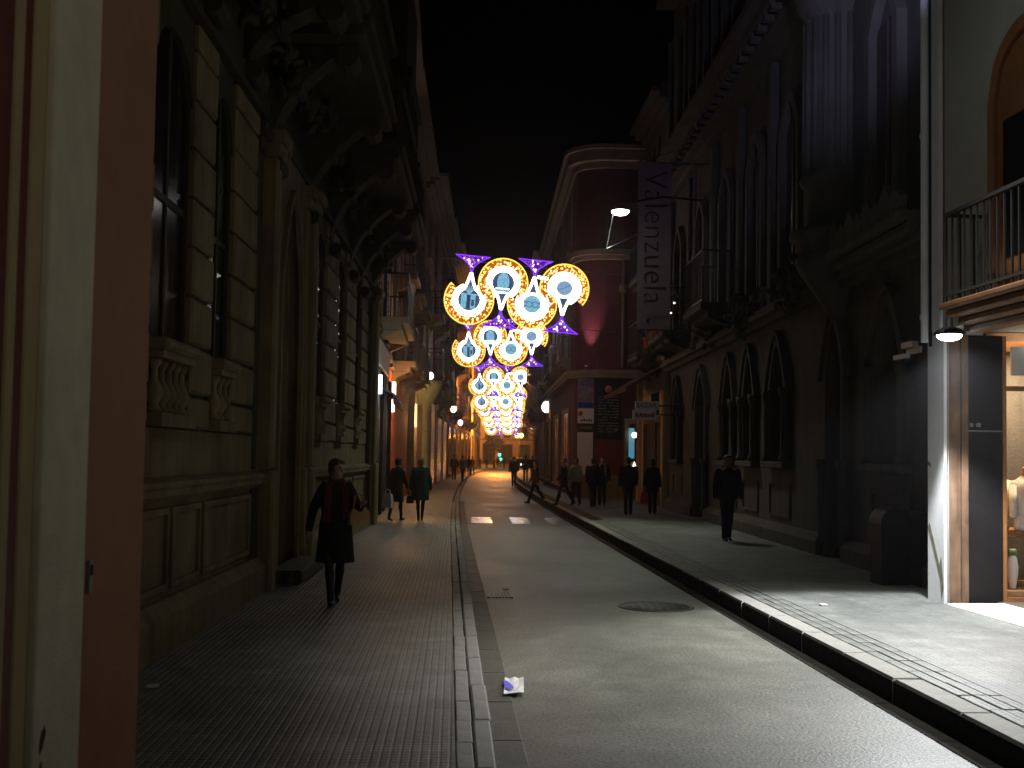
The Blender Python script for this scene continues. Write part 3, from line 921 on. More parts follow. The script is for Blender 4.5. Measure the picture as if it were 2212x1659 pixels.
mb = M(F); mb.box(-.3, E2, -.449, -.05, 9.94, 15.2); mb.box(-.3, E2, -.449, .5, 15.201, 15.6); obj('attic_wall', mb, MT['dark_stone'], rb)
for a in (1.0, 3.5, 6.0, 8.5, 11.0, 13.3, 15.3, 17.3, 18.8):
    mb = M(F); mb.box(a, a + .9, -.049, -.03, 10.6, 13.6); w = obj('window', mb, MT['glass'], rb)
    mb = M(F); mb.cbox(a - .25, a - .001, -.049, .1, 9.95, 14.2, .03); mb.cbox(a + .901, a + 1.15, -.049, .1, 9.95, 14.2, .03); arch_trim(mb, a, a + .9, 13.6, 13.6, .4, .15, -.049, .05); obj('frame', mb, MT['grey_stone'], w)
# corbelled column
mb = M(F)
mb.lathe((3.45, .05, 4.0), [(.02, -.35), (.2, -.1), (.38, .2), (.62, .55), (.66, .7), (.62, .74), (.62, .95), (.74, 1.0), (.74, 1.1), (.5, 1.2), (.46, 1.75), (.55, 1.8), (.60, 1.9), (.52, 2.0),
                           (.50, 4.4), (.6, 4.5), (.75, 5.0), (.78, 5.2)], 16)
obj('column', mb, MT['grey_stone'], rb)
for k in range(10):
    a = math.pi * (k / 9.0)
    mb = M(F); mb.cap((3.45 + .51 * math.cos(a), .05 + .51 * math.sin(a), 6.05), (3.45 + .51 * math.cos(a), .05 + .51 * math.sin(a), 8.3), .05, .05, 6)
    obj('flute', mb, MT['grey_stone'], rb)
# stone balcony with a leafy crest, carved clumps
mb = M(F); mb.cbox(-.2, 2.65, .0, .52, 4.53, 4.64, .03); mb.cbox(-.2, 2.65, .0, .40, 4.38, 4.529, .04)
bl = obj('balcony', mb, MT['grey_stone'], rb)
for k in range(8):
    s_ = .0 + k * .34; h = .30 + .12 * (k % 2)
    mb = M(F); mb.prism([(s_ - .15, 4.641), (s_ + .15, 4.641), (s_ + .17, 4.641 + h * .6), (s_, 4.641 + h), (s_ - .17, 4.641 + h * .6)], lambda a, c: (a, .38, c), lambda a, c: (a, .48, c))
    obj('crest_leaf', mb, MT['grey_stone'], bl)
rg = random.Random(8)
for s0, z0, w in ((5.3, 4.6, 1.0), (9.2, 4.6, 1.1), (12.6, 4.7, 1.0)):
    mb = M(F)
    for i in range(90):
        mb.ell((s0 + rg.gauss(0, w * .35), .2 + rg.uniform(-.1, .25), z0 + rg.gauss(0, .2)), (rg.uniform(.03, .09), rg.uniform(.03, .07), rg.uniform(.07, .16)), 6, 4, Euler((rg.uniform(-1.2, 1.2), rg.uniform(-1.2, 1.2), 0)))
    obj('carved_foliage', mb, MT['grey_stone'], rb)['kind'] = 'stuff'
# iron balconies with plants
for s0, s1, z in ((15.7, 18.9, 5.0), (10.4, 12.6, 5.0)):
    b = balcony(F, s0, s1, .85, z, 1.15, rb, 'dark_stone', .14)
pl_n = 0
for s_, d, z, h in ((15.9, .75, 5.0, 1.1), (16.8, .8, 5.0, 1.4), (17.7, .75, 5.0, .9), (18.6, .8, 4.8, 1.2)):
    pl_n += 1
    lab = ['shaggy dark potted plant at the near end of the iron balcony', 'tallest potted plant on the iron balcony, second from its near end', 'low dark potted plant on the balcony beside the tallest plant', 'trailing potted plant at the banner end of the iron balcony'][pl_n - 1]
    p_ = F(s_, d, z)
    t = thing('potted_plant', lab, 'plant', p_, 'plants on the iron balcony')
    mb = M(); mb.lathe((p_.x, p_.y, z + .001), [(.10, 0), (.15, .24), (.17, .25), (.17, .29), (.02, .29)], 10); obj('pot', mb, MT['terracotta'], t)
    mb = M()
    for i in range(220):
        a = rg.uniform(0, 6.28); r_ = .34 * math.sqrt(rg.random()); zz = z + .25 + h * rg.random()
        if pl_n in (1, 4) and rg.random() < .4:
            zz = z - .5 * rg.random(); r_ = .25 + .1 * rg.random()
        mb.leaf((p_.x + r_ * math.cos(a), p_.y + r_ * math.sin(a), zz), rg.uniform(.1, .24), rg.uniform(.02, .05), a + rg.gauss(0, .6), rg.uniform(-.6, 1))
    obj('foliage', mb, MT['leaf2'] if pl_n % 2 else MT['leaf'], t)
mb = M(F); mb.tube([(15.2, .12, 4.6), (15.2, .12, 9.1)], .055, 8)
for z in (5.2, 6.8, 8.4):
    mb.tube([(15.2, .12, z), (15.2, .12, z + .06)], .075, 8)
obj('downpipe', mb, MT['steel'], rb)
mb = M(F); mb.cbox(19.3, 19.75, .001, .25, 4.53, 9.15, .03); obj('end_pilaster', mb, MT['yellow_low'], rb)
# two tiny lit bulbs behind the balcony plants
for k, (s_, z, lab) in enumerate(((15.95, 5.75, 'upper of two tiny lit bulbs on the dark balcony'), (16.5, 5.55, 'lower of two tiny lit bulbs on the dark balcony'))):
    c = F(s_, .5, z)
    t = thing('balcony_bulb', lab, 'lamp', c)
    mb = M(); mb.ell(tuple(c), (.03,) * 3, 8, 6); obj('bulb', mb, emit('tiny_bulb', (1, .95, .8), 3), t)
    mb = M(F); mb.tube([(s_, .5, z + .03), (s_, .0, z + .10)], .012, 6); obj('arm', mb, MT['iron'], t)

# ================================================================== RIGHT: cream shop with BAZAR sign
o, F = house('bazaar_house', 'cream house with twin dark doorways and a sloping brown awning beside the red building', (6.33, 32.9), (6.36, 37.6), 12.4, 'dark_stone', 'dark_stone', False, bays=1, floors=4, z1=4.6, balc=(0, 1), ground='none', eave=.3)
for a, b in ((.5, 1.7), (2.3, 3.7)):
    mb = M(F); mb.box(a, b, .001, .03, PZ, 2.75); d_ = obj('door', mb, MT['wood_dark'], o)
    mb = M(F); mb.cbox(a - .16, a, .001, .12, PZ, 2.9, .02); mb.cbox(b, b + .16, .001, .12, PZ, 2.9, .02); mb.box(a, b, .001, .12, 2.75, 2.9); obj('frame', mb, MT['cream_trim'], d_)
mb = M(F); mb.box(.17, .33, .001, .06, PZ, 2.95); mb.box(1.865, 2.135, .001, .06, PZ, 2.95); mb.box(3.87, 4.44, .001, .06, PZ, 2.95); mb.box(.17, 4.44, .001, .05, 2.951, 4.3); obj('painted_front', mb, MT['cream'], o)
mb = M(F); mb.box(1.2, 2.6, .051, .07, 3.0, 3.7); obj('transom_window', mb, MT['glass'], o)
mb = M(F); mb.prism([(0.03, 4.5), (1.3, 3.75), (1.3, 3.62), (.03, 4.42)], lambda d, z: (-.2, d, z), lambda d, z: (4.6, d, z)); obj('awning', mb, cloth('brown_awning', (.10, .035, .03)), o)
for a in (-.15, 4.45):
    mb = M(F); mb.cbox(a, a + .3, .001, .2, PZ, 4.4, .03); obj('pilaster', mb, MT['sand'], o)
bz = thing('shop_sign', 'white projecting sign reading BAZAR in red letters', 'sign', (5.6, 30.6, 2.7))
mb = M(); mb.cbox(4.97, 5.62, -.045 + 30.6, .045 + 30.6, 2.98, 3.22, .01); mb.cbox(4.90, 5.55, -.045 + 30.6, .045 + 30.6, 2.70, 2.975, .01); obj('board', mb, MT['white'], bz)
tm = text_mesh('BAZAR', .19, .004, 0, 1.0)
link_mesh('lettering', tm, MT['red_ink'], bz, (-.33, -.056, .395), (R(90), 0, 0))
mb = M()
rg = random.Random(2)
xx = 4.97
while xx < 5.46:
    w = rg.uniform(.035, .06); mb.box(xx, xx + w, 30.542, 30.553, 2.78, 2.78 + rg.uniform(.07, .13)); xx += w + .018
obj('worn_lettering', mb, MT['red_ink'], bz)
mb = M(); mb.tube([(5.55, 30.6, 3.1), (6.2, 30.6, 3.1)], .02, 6); mb.tube([(5.5, 30.6, 2.85), (6.2, 30.6, 2.85)], .02, 6); obj('bracket', mb, MT['iron'], bz)
# banner
bn = thing('shop_banner', 'tall mauve banner reading Valenzuela downwards in thin black letters', 'banner', (5.2, 27.0, 4.8))
mb = M()
nx, nz = 6, 24
for yy, sgn in ((26.985, 1), (27.015, -1)):
    gg = [[mb.v(4.40 + .82 * i / nx, yy + .02 * math.sin(j * .7 + i * .5), 4.78 + 4.18 * j / nz) for i in range(nx + 1)] for j in range(nz + 1)]
    for j in range(nz):
        for i in range(nx):
            mb.face([gg[j][i], gg[j][i + 1], gg[j + 1][i + 1], gg[j + 1][i]])
obj('cloth', mb, MT['banner'], bn)
tm = text_mesh('Valenzuela', .70, .004, 0, 1.02)
xs = [v.co.x for v in tm.vertices]; wdt = max(xs) - min(xs)
link_mesh('lettering', tm, MT['ink'], bn, (-.40, -.045, 2.28), (R(90), R(90), 0), (3.30 / wdt, 1.18, 1))
mb = M(); mb.box(4.62, 5.12, 26.945, 26.953, 5.12, 5.135); mb.box(4.62, 4.70, 26.945, 26.953, 4.98, 5.06); obj('small_print', mb, MT['ink'], bn)
mb = M()
for z in (4.80, 8.95):
    mb = M(); mb.tube([(4.36, 27.0, z), (6.15, 27.0, z)], .022, 8)
    if z > 5:
        mb.tube([(4.4, 27.0, 8.97), (6.1, 27.0, 9.5)], .012, 6)
    obj('rod', mb, MT['iron'], bn)

# ================================================================== RIGHT: red corner building
re_ = thing('red_building', 'dark red corner building with cream rounded cornices and posters on its side wall', 'building', (5.4, 42, PZ))
mb = M()


def rounded(mb, x0, y0, z0, z1, off, rad=1.0, ytop=62, xe=9.5):
    """plan outline with rounded street corner, pushed out by off"""
    cxx, cyy = x0 + rad, y0 + rad
    pts = [(xe, y0 - off)]
    for i in range(9):
        a = math.pi * 1.5 - (math.pi / 2) * i / 8
        pts.append((cxx + (rad + off) * math.cos(a), cyy + (rad + off) * math.sin(a)))
    pts += [(x0 - off + .58, ytop), (xe, ytop)]
    mb.prism(pts, lambda x, y: (x, y, z0), lambda x, y: (x, y, z1))


rounded(mb, 4.36, 40, 0, 12.2, 0); obj('wall', mb, MT['red_wall'], re_)
mb = M(); rounded(mb, 4.36, 40, 12.201, 12.45, .12); rounded(mb, 4.36, 40, 12.451, 12.85, .34); rounded(mb, 4.36, 40, 12.851, 13.0, .46)
obj('cornice', mb, MT['cream_trim'], re_)
mb = M(); rounded(mb, 4.36, 40, 8.85, 9.02, .10); rounded(mb, 4.36, 40, 9.021, 9.22, .18); obj('string_course', mb, MT['cream_trim'], re_)
mb = M(); rounded(mb, 4.36, 40, 4.52, 4.66, .28); rounded(mb, 4.36, 40, 4.661, 4.80, .34); obj('ledge', mb, MT['cream_trim'], re_)
mb = M(); mb.box(5.02, 8.5, 39.975, 39.999, 1.0, 2.28); obj('painted_band', mb, MT['red_low'], re_)
mb = M(); mb.box(4.6, 8.5, 39.95, 39.998, 0.0, .999); obj('painted_band', mb, MT['yellow_low'], re_)
Fr = Fac((4.36, 41.2), (4.94, 62), False)
for k in range(4):
    for z in (5.6, 9.7):
        window(Fr, 1.5 + k * 4.8, 2.6 + k * 4.8, z, z + 2.2, re_, 'cream_trim', 'wood_dark')
    balcony(Fr, 1.2 + k * 4.8, 2.9 + k * 4.8, .5, 5.45, 1.0, re_, 'cream_trim', .15)
for k in range(3):
    window(Fr, 2 + k * 6, 5 + k * 6, .5, 3.4, re_, 'mauve', None, 'shop_window')
# pale downpipes and meter box at the side street
mb = M(); mb.tube([(6.0, 39.9, 4.9), (6.0, 39.9, 8.8)], .06, 8); mb.lathe((6.0, 39.9, 7.6), [(.06, 0), (.16, .1), (.16, .3), (.06, .4)], 8)
obj('downpipe', mb, MT['cream_trim'], re_)
# posters
ps = thing('poster', 'colourful blue edged poster above a white one on the red side wall', 'poster', (4.67, 39.95, 3.65))
mb = M(); mb.cbox(4.40, 4.98, -39.99, -39.94, 3.42, 4.48, .004) if False else mb.box(4.40, 4.98, 39.94, 39.99, 3.42, 4.48); obj('board', mb, mat('poster_print', (.16, .13, .20), .5, .8, 6, 0), ps)
mb = M(); mb.box(4.42, 4.96, 39.932, 39.939, 3.44, 3.62); obj('blue_strip', mb, mat('blue_band', (.03, .03, .22), .5, .1, 5, 0), ps)
mb = M(); mb.box(4.46, 4.62, 39.932, 39.939, 3.68, 3.84); mb.box(4.70, 4.92, 39.932, 39.939, 3.66, 3.9); obj('picture', mb, MT['cream_trim'], ps)
mb = M(); mb.box(4.44, 4.94, 39.930, 39.9389, 4.2, 4.44); obj('picture', mb, mat('print_mix', (.10, .06, .14), .5, .8, 9, 0), ps)
ps = thing('poster', 'white poster with a red spot and dark lettering below the colourful one', 'poster', (4.67, 39.95, 2.9))
mb = M(); mb.box(4.40, 4.98, 39.94, 39.99, 2.86, 3.40); obj('board', mb, MT['white_print'], ps)
mb = M(); mb.lathe((0, 0, 0), [(.09, 0), (.09, .006)], 14); bmesh.ops.rotate(mb.b, verts=mb.b.verts, matrix=Matrix.Rotation(R(90), 3, 'X')); bmesh.ops.translate(mb.b, verts=mb.b.verts, vec=(4.49, 39.939, 3.22)); obj('red_spot', mb, MT['red_ink'], ps)
mb = M()
for k in range(5):
    mb.box(4.52 + k * .085, 4.58 + k * .085, 39.932, 39.939, 2.93, 3.00 + .03 * (k % 2))
obj('worn_lettering', mb, MT['ink'], ps)
ps = thing('poster', 'dark banded strip with an ochre stripe between two white boards', 'poster', (4.67, 39.95, 2.6))
mb = M(); mb.box(4.40, 4.98, 39.94, 39.99, 2.56, 2.84); obj('board', mb, MT['ink'], ps)
mb = M(); mb.box(4.46, 4.92, 39.932, 39.939, 2.65, 2.75); obj('stripe', mb, MT['yellow_low'], ps)
ps = thing('white_board', 'tall blank white board on the red wall behind the woman in the pale jacket', 'board', (4.67, 39.95, .9))
mb = M(); mb.box(4.40, 4.96, 39.94, 39.99, 1.0, 2.54); obj('board', mb, MT['white_print'], ps)
mn = thing('menu_board', 'large black chalk menu board with a red round badge on the red wall', 'menu board', (5.5, 39.95, 2.3))
mb = M(); mb.box(5.04, 5.96, 39.93, 39.97, 2.30, 4.48); obj('board', mb, MT['black_panel'], mn)
mb = M(); mb.lathe((0, 0, 0), [(.13, 0), (.13, .008)], 16); bmesh.ops.rotate(mb.b, verts=mb.b.verts, matrix=Matrix.Rotation(R(90), 3, 'X')); bmesh.ops.translate(mb.b, verts=mb.b.verts, vec=(5.5, 39.928, 4.12)); obj('badge', mb, mat('pale_red', (.5, .12, .10), .6, .1, 4, 0), mn)
mb = M(); rg = random.Random(4)
for k in range(13):
    xx = 5.14
    while xx < 5.85:
        w = rg.uniform(.03, .10)
        if rg.random() < .75:
            mb.box(xx, min(xx + w, 5.88), 39.922, 39.929, 2.55 + k * .105, 2.585 + k * .105)
        xx += w + .025
obj('chalk_lettering', mb, mat('chalk', (.22, .20, .17), .8, .3, 9, 0), mn)['kind'] = 'stuff'
for k, (x, z, r_) in enumerate(((5.78, 2.62, .05), (5.3, 2.6, .03))):
    mb = M(); mb.lathe((0, 0, 0), [(r_, 0), (r_, .006)], 10); bmesh.ops.rotate(mb.b, verts=mb.b.verts, matrix=Matrix.Rotation(R(90), 3, 'X')); bmesh.ops.translate(mb.b, verts=mb.b.verts, vec=(x, 39.921, z)); obj('badge', mb, MT['cream_trim'], mn)
# pink uplight on the ledge
ul = thing('uplight', 'small floodlight washing the red wall pink from the ledge', 'lamp', (4.66, 39.80, 4.80))
mb = M(); mb.box(4.60, 4.72, 39.72, 39.84, 4.83, 4.92); mb.box(4.655, 4.665, 39.76, 39.80, 4.80, 4.83); obj('housing', mb, MT['iron'], ul)
mb = M(); mb.box(4.61, 4.71, 39.73, 39.83, 4.921, 4.926); obj('lens', mb, emit('pink_lens', (1, .45, .45), 1.5), ul)


def lamp_light(kind, name, loc, energy, col, parent=None, rot=None, size=.1, angle=None, blend=.3, spread=None):
    L = bpy.data.lights.new(name, kind); L.energy = energy; L.color = col
    if kind == 'SPOT':
        L.spot_size = R(angle); L.spot_blend = blend; L.shadow_soft_size = size
    elif kind == 'AREA':
        L.shape = 'DISK'; L.size = size
        if spread:
            L.spread = R(spread)
    else:
        L.shadow_soft_size = size
    o = bpy.data.objects.new(name, L); COL.objects.link(o)
    o.location = Vector(loc) - (WL[parent] if parent else Vector((0, 0, 0))); o.parent = parent
    if rot is not None:
        o.rotation_euler = rot
    return o


def aim(o, tgt_dir):
    o.rotation_euler = Vector(tgt_dir).to_track_quat('-Z', 'Y').to_euler()
    return o


aim(lamp_light('SPOT', 'uplight_beam', (4.66, 39.72, 4.95), 420, (1, .62, .68), ul, size=.04, angle=46, blend=.9), (0.05, .17, 1))
# cool lit display at the side street, with round lamp and small diamond light
ds = thing('lit_display', 'narrow blue white lit display case in the side street', 'display case', (6.3, 39.4, PZ))
mb = M(); mb.box(6.02, 6.16, 39.3, 39.5, 1.3, 3.05); mb.box(6.16, 6.40, 39.3, 39.5, 2.86, 3.05); mb.box(6.17, 6.40, 39.3, 39.5, 1.3, 1.5); mb.box(6.02, 6.4, 39.32, 39.5, PZ, 1.3); obj('case', mb, MT['cream_trim'], ds)
mb = M(); mb.box(6.165, 6.37, 39.34, 39.36, 1.62, 2.70); obj('panel', mb, emit_tex('aqua_panel', (.06, .22, .30), (.40, .70, .80), 1.0, 3), ds)
rl_ = thing('round_lamp', 'small round white lamp shining over the blue display case', 'lamp', (6.36, 39.1, 2.5))
mb = M(); mb.ell((6.34, 39.15, 2.45), (.095, .05, .095), 14, 10); obj('globe', mb, emit('round_white', (.92, 1, 1), 8), rl_)
mb = M(); mb.tube([(6.34, 39.18, 2.45), (6.34, 39.339, 2.5)], .012, 6); obj('arm', mb, MT['iron'], rl_)
dl = thing('diamond_light', 'small diamond shaped warm light below the blue display case', 'lamp', (6.36, 39.2, 1.4))
mb = M(); mb.prism([(6.36, 1.22), (6.42, 1.36), (6.36, 1.52), (6.30, 1.36)], lambda x, z: (x, 39.22, z), lambda x, z: (x, 39.25, z)); obj('diamond', mb, emit('warm_diamond', (1, .85, .75), 2.5), dl)
mb = M(); mb.box(6.355, 6.365, 39.251, 39.319, 1.36, 1.38); obj('arm', mb, MT['iron'], dl)

# houses beyond, on the right
house('violet_house', 'mauve house with shop windows just past the red building', (5.0, 62.2), (5.75, 80), 12.6, 'plum', 'mauve', False, bays=3, floors=4, z1=4.2, balc=(0, 1), ground='shop', eave=.8)
house('brown_house', 'brown house with long balconies behind the globe lamp', (5.8, 80.2), (7.3, 104), 13.2, 'brown_wall', 'cream_trim', False, bays=4, floors=4, z1=4.2, balc=(0, 1), ground='shop', eave=.8)
house('orange_house', 'sand coloured house catching orange light at the far right', (7.4, 104.2), (10.8, 148), 12.5, 'sand', 'cream_trim', False, bays=5, floors=4, z1=4.2, balc=(0, 1), ground='shop', eave=.8)
house('end_house', 'orange lit house closing the far end of the street', (16, 186), (-2, 182), 12.0, 'sand', 'cream_trim', False, bays=6, floors=4, z1=4.2, balc=(), ground='shop', eave=.5)

# ================================================================== RIGHT: near house with shop
sh = thing('corner_shop_house', 'grey green rendered house with white corner pier, wooden balcony and recessed lit shop', 'house', (5.3, 9, PZ))
F = FS = Fac((5.22, 9), (5.14, 11.87), False)
mb = M(F); mb.box(-12, 2.868, -.46, 0, 3.06, 13); mb.box(-12, 3.9, -6, -.461, 3.06, 13); mb.box(-12, -.2, -6, -.0, 0, 3.059)
obj('wall', mb, MT['grey_wall'], sh)
mb = M(F); mb.box(2.49, 2.866, -.24, 0, 0, 3.059); mb.box(2.52, 2.86, -.45, -.241, 0, 3.059); obj('pier', mb, MT['white_wall'], sh)
mb = M(F); mb.cbox(2.50, 2.70, .001, .035, 3.06, 12.8, .008); obj('quoin_strip', mb, MT['white_wall'], sh)
mb = M(F); mb.box(2.455, 2.475, .001, .012, 3.3, 12.8); obj('cable_conduit', mb, MT['wood'], sh)
mb = M(F); mb.tube([(2.80, .06, 2.95), (2.80, .06, 12.8)], .045, 10)
for z in (3.2, 5.2, 7.2):
    mb.tube([(2.80, .06, z), (2.80, .06, z + .05)], .056, 10)
obj('downpipe', mb, MT['white_wall'], sh)
mb = M(F); mb.tube([(2.73, .03, 2.9), (2.73, .03, 12.8)], .018, 6); obj('cable', mb, MT['ink'], sh)
# stains and peeling on the pier
mb = M(F)
mb.prism([(2.86, .95), (2.83, .90), (2.78, .80), (2.66, .58), (2.58, .42), (2.56, .50), (2.63, .64), (2.74, .86), (2.82, 1.0)], lambda a, c: (a, .0008, c), lambda a, c: (a, .003, c)); obj('stain', mb, MT['stain'], sh)
mb = M(F); mb.prism([(2.60, .55), (2.55, .66), (2.52, .52), (2.50, .34), (2.54, .22), (2.57, .38)], lambda a, c: (a, .0031, c), lambda a, c: (a, .005, c)); obj('stain', mb, MT['stain'], sh)
mb = M(F); mb.prism([(2.86, 1.62), (2.78, 1.60), (2.80, 1.64), (2.86, 1.66)], lambda a, c: (a, .0008, c), lambda a, c: (a, .003, c))
obj('stain', mb, MT['stain'], sh)
# recessed porch: the return wall faces up the street
mb = M(); mb.box(5.165, 5.20, 11.49, 11.505, PZ, 3.0); mb.cbox(5.20, 5.30, -1, -1, 0, 0, 0) if False else None
mb.box(5.205, 5.285, 11.47, 11.505, PZ, 3.0); mb.box(5.288, 5.325, 11.485, 11.505, PZ, 3.0); mb.box(5.33, 5.40, 11.455, 11.505, PZ, 3.0)
obj('cladding', mb, MT['copper'], sh)
mb = M(); mb.box(5.40, 5.775, 11.47, 11.56, PZ, 3.0); bp_ = obj('black_panel', mb, MT['black_panel'], sh)
mb = M(); mb.box(5.405, 5.77, 11.462, 11.4695, 1.98, 1.995); obj('seam', mb, MT['steel'], bp_)
mb = M(); mb.box(5.42, 5.45, 11.45, 11.469, 2.03, 2.07); mb.box(5.49, 5.53, 11.45, 11.469, 2.03, 2.07); obj('button', mb, MT['steel'], bp_)
mb = M(F); mb.cbox(-.2, 2.3, -.55, .06, PZ + .001, .20, .01); obj('threshold', mb, mat('marble', (.75, .72, .66), .35, .1, 3, .02), sh)
mb = M(F); mb.box(-.2, 2.48, -3, -.56, .0, .195); obj('porch_floor', mb, MT['grey_stone'], sh)
# display case closing the porch
mb = M(); mb.box(5.60, 7.6, 12.70, 12.78, PZ, 3.0); mb.box(5.60, 5.66, 11.561, 12.70, PZ, 3.0); mb.box(5.661, 7.6, 11.561, 12.70, .17, .30); mb.box(5.661, 7.6, 11.6, 12.7, 2.96, 3.05)
obj('display_lining', mb, mat('tan_lining', (.55, .36, .20), .8, .1, 3, .03), sh)
mb = M(); mb.box(5.78, 5.82, 11.47, 11.55, .17, 3.0); mb.box(5.82, 7.6, 11.47, 11.55, .17, .24); mb.box(5.82, 7.6, 11.475, 11.54, 2.42, 2.47); fr = obj('window_frame', mb, MT['wood'], sh)
gm, nt, b = new_mat('shop_glass'); b.inputs["Transmission Weight"].default_value = 1; b.inputs["Roughness"].default_value = .02; b.inputs["IOR"].default_value = 1.05; b.inputs["Base Color"].default_value = (.97, .97, .97, 1)
mb = M(); mb.box(5.82, 7.6, 11.50, 11.508, .24, 2.419); obj('pane', mb, gm, fr)
mb = M(); mb.box(5.86, 6.9, 11.42, 11.465, 2.58, 2.88); sb = obj('fascia', mb, mat('grey_fascia', (.40, .40, .38), .6, .1, 4, .03), sh)
tm = text_mesh('Co', .36, .006, .35, .9)
link_mesh('lettering', tm, MT['ink'], sb, Vector((6.22, 11.40, 2.70)) - WL[sh], (R(90), 0, R(3)))
# things on show
tb = thing('display_table', 'dark wooden table in the lit shop window carrying the dressed busts', 'table', (6.3, 12.1, .30))
mb = M(); mb.cbox(5.75, 7.3, 11.75, 12.5, .86, .92, .01); obj('tabletop', mb, MT['wood'], tb)
for x, y in ((5.8, 11.8), (5.8, 12.42), (7.2, 11.8), (7.2, 12.42), (6.35, 11.8)):
    mb = M(); mb.lathe((x, y, .301), [(.035, 0), (.03, .3), (.045, .34), (.03, .4), (.035, .558)], 8); obj('leg', mb, MT['wood'], tb)
for k, (x, y, c, lab) in enumerate(((5.98, 12.0, (.62, .58, .46), 'cream jacket on a bust next to the black panel in the shop window'), (6.22, 11.85, (.70, .70, .68), 'white jacket on the bust nearer the edge of the shop window'))):
    t = thing('dressed_bust', lab, 'bust', (x, y, .921), 'busts in the shop window')
    mb = M(); mb.lathe((x, y, .921), [(.12, 0), (.135, .04), (.12, .18), (.135, .32), (.155, .44), (.14, .53), (.07, .58), (.045, .60)], 12)
    for v in mb.b.verts:
        v.co.y = y + (v.co.y - y) * .65
    obj('jacket', mb, cloth('jacket_%d' % k, c), t)
    mb = M(); mb.lathe((x, y, 1.521), [(.04, 0), (.04, .06), (.05, .07), (.01, .10)], 10); obj('neck', mb, MT['wood'], t)
    mb = M()
    for sx in (-1, 1):
        mb.cap((x + sx * .13, y, 1.42), (x + sx * .16, y - .04, 1.10), .05, .04, 8)
    obj('sleeve', mb, cloth('sleeve_%d' % k, c), t)
    mb = M(); mb.box(x - .008, x + .008, y - .115, y - .10, .95, 1.40); obj('placket', mb, MT['grey_stone'], t)
vs = thing('vase', 'tall pale bottle shaped vase on the floor of the lit shop window', 'vase', (6.02, 11.75, .301))
mb = M(); mb.lathe((6.02, 11.75, .301), [(.03, 0), (.035, .02), (.055, .16), (.06, .24), (.045, .33), (.025, .37), (.035, .40), (.035, .43)], 12); obj('body', mb, MT['white'], vs)
mb = M(); mb.lathe((6.02, 11.75, .66), [(.040, .0), (.045, .03), (.042, .06)], 12); obj('green_band', mb, mat('green_glaze', (.10, .22, .10), .4, .1, 5, 0), vs)
mb = M()
for i in range(3):
    mb.ell((5.74 + .05 * i, 12.2, 1.50 - .1 * i), (.10, .08, .13), 8, 6)
hb = root_obj('hanging_bag', mb, MT['wood'], (5.75, 12.2, 1.3), 'tan leather bag hanging at the side of the shop window', 'bag')
lamp_light('AREA', 'display_light', (6.4, 11.95, 2.93), 150, (1, .74, .48), sh, (0, 0, 0), .5)
# a small lit spotlight at the fascia
sp = thing('spotlight', 'small white spotlight over the shop fascia lettering', 'lamp', (6.1, 11.35, 2.9))
mb = M(); mb.ell((6.10, 11.36, 2.93), (.05, .05, .08), 10, 8); obj('bulb', mb, emit('spot_bulb', (.95, .97, 1), 5), sp)
mb = M(); mb.tube([(6.10, 11.36, 3.01), (6.10, 11.4, 3.059)], .015, 6); obj('stem', mb, MT['iron'], sp)
# upper door and balcony
mb = M(F); mb.box(.2, 1.30, .001, .03, 3.30, 5.1); arch_pts = arc(.75, 5.1, .55, 0, math.pi, 12)
mb.prism(arch_pts, lambda a, c: (a, .001, c), lambda a, c: (a, .03, c)); bd = obj('balcony_door', mb, MT['wood'], sh)
mb = M(F); arch_trim(mb, .2, 1.30, 3.3, 5.1, .55, .13, .001, .07, 12); obj('frame', mb, MT['wood'], bd)
mb = M(F); mb.box(.32, .70, .031, .045, 3.6, 4.9); mb.box(.80, 1.18, .031, .045, 3.6, 4.9); obj('pane', mb, MT['glass'], bd)
mb = M(F)
for z0, z1_, d in ((2.93, 3.0, .16), (3.001, 3.07, .28), (3.071, 3.14, .40), (3.141, 3.20, .48)):
    mb.cbox(-2.2, 1.62, .0, d, z0, z1_, .015)
bl = obj('balcony', mb, mat('brown_timber', (.12, .058, .026), .6, .35, 5, .2, streak=1), sh)
railing(F, -2.1, 1.56, .42, 3.201, 4.08, sh, 'iron', .12, True, 'balcony_railing')

# street lamps ------------------------------------------------------
def street_lamp(loc, label, arm_to, lens, lens_r=.16, group='disc street lamps'):
    t = thing('street_lamp', label, 'street lamp', loc, group)
    x, y, z = loc
    mb = M(); mb.lathe(loc, [(lens_r + .03, .0), (lens_r + .035, .018), (lens_r + .005, .05), (lens_r * .55, .075), (.04, .085), (.03, .2)], 20); obj('head', mb, MT['iron'], t)
    mb = M(); mb.ell((x, y, z - .005), (lens_r, lens_r, lens_r * .45), 20, 10); obj('lens', mb, lens, t)
    a = Vector(arm_to)
    mb = M(); mb.tube([(x, y, z + .17), tuple(Vector((x, y, z + .17)).lerp(a, .5) + Vector((0, 0, .12))), tuple(a)], .025, 8); obj('arm', mb, MT['iron'], t)
    mb = M(); mb.box(a.x - .03, a.x + .03, a.y - .08, a.y + .08, a.z - .14, a.z + .14); obj('wall_plate', mb, MT['iron'], t)
    return t


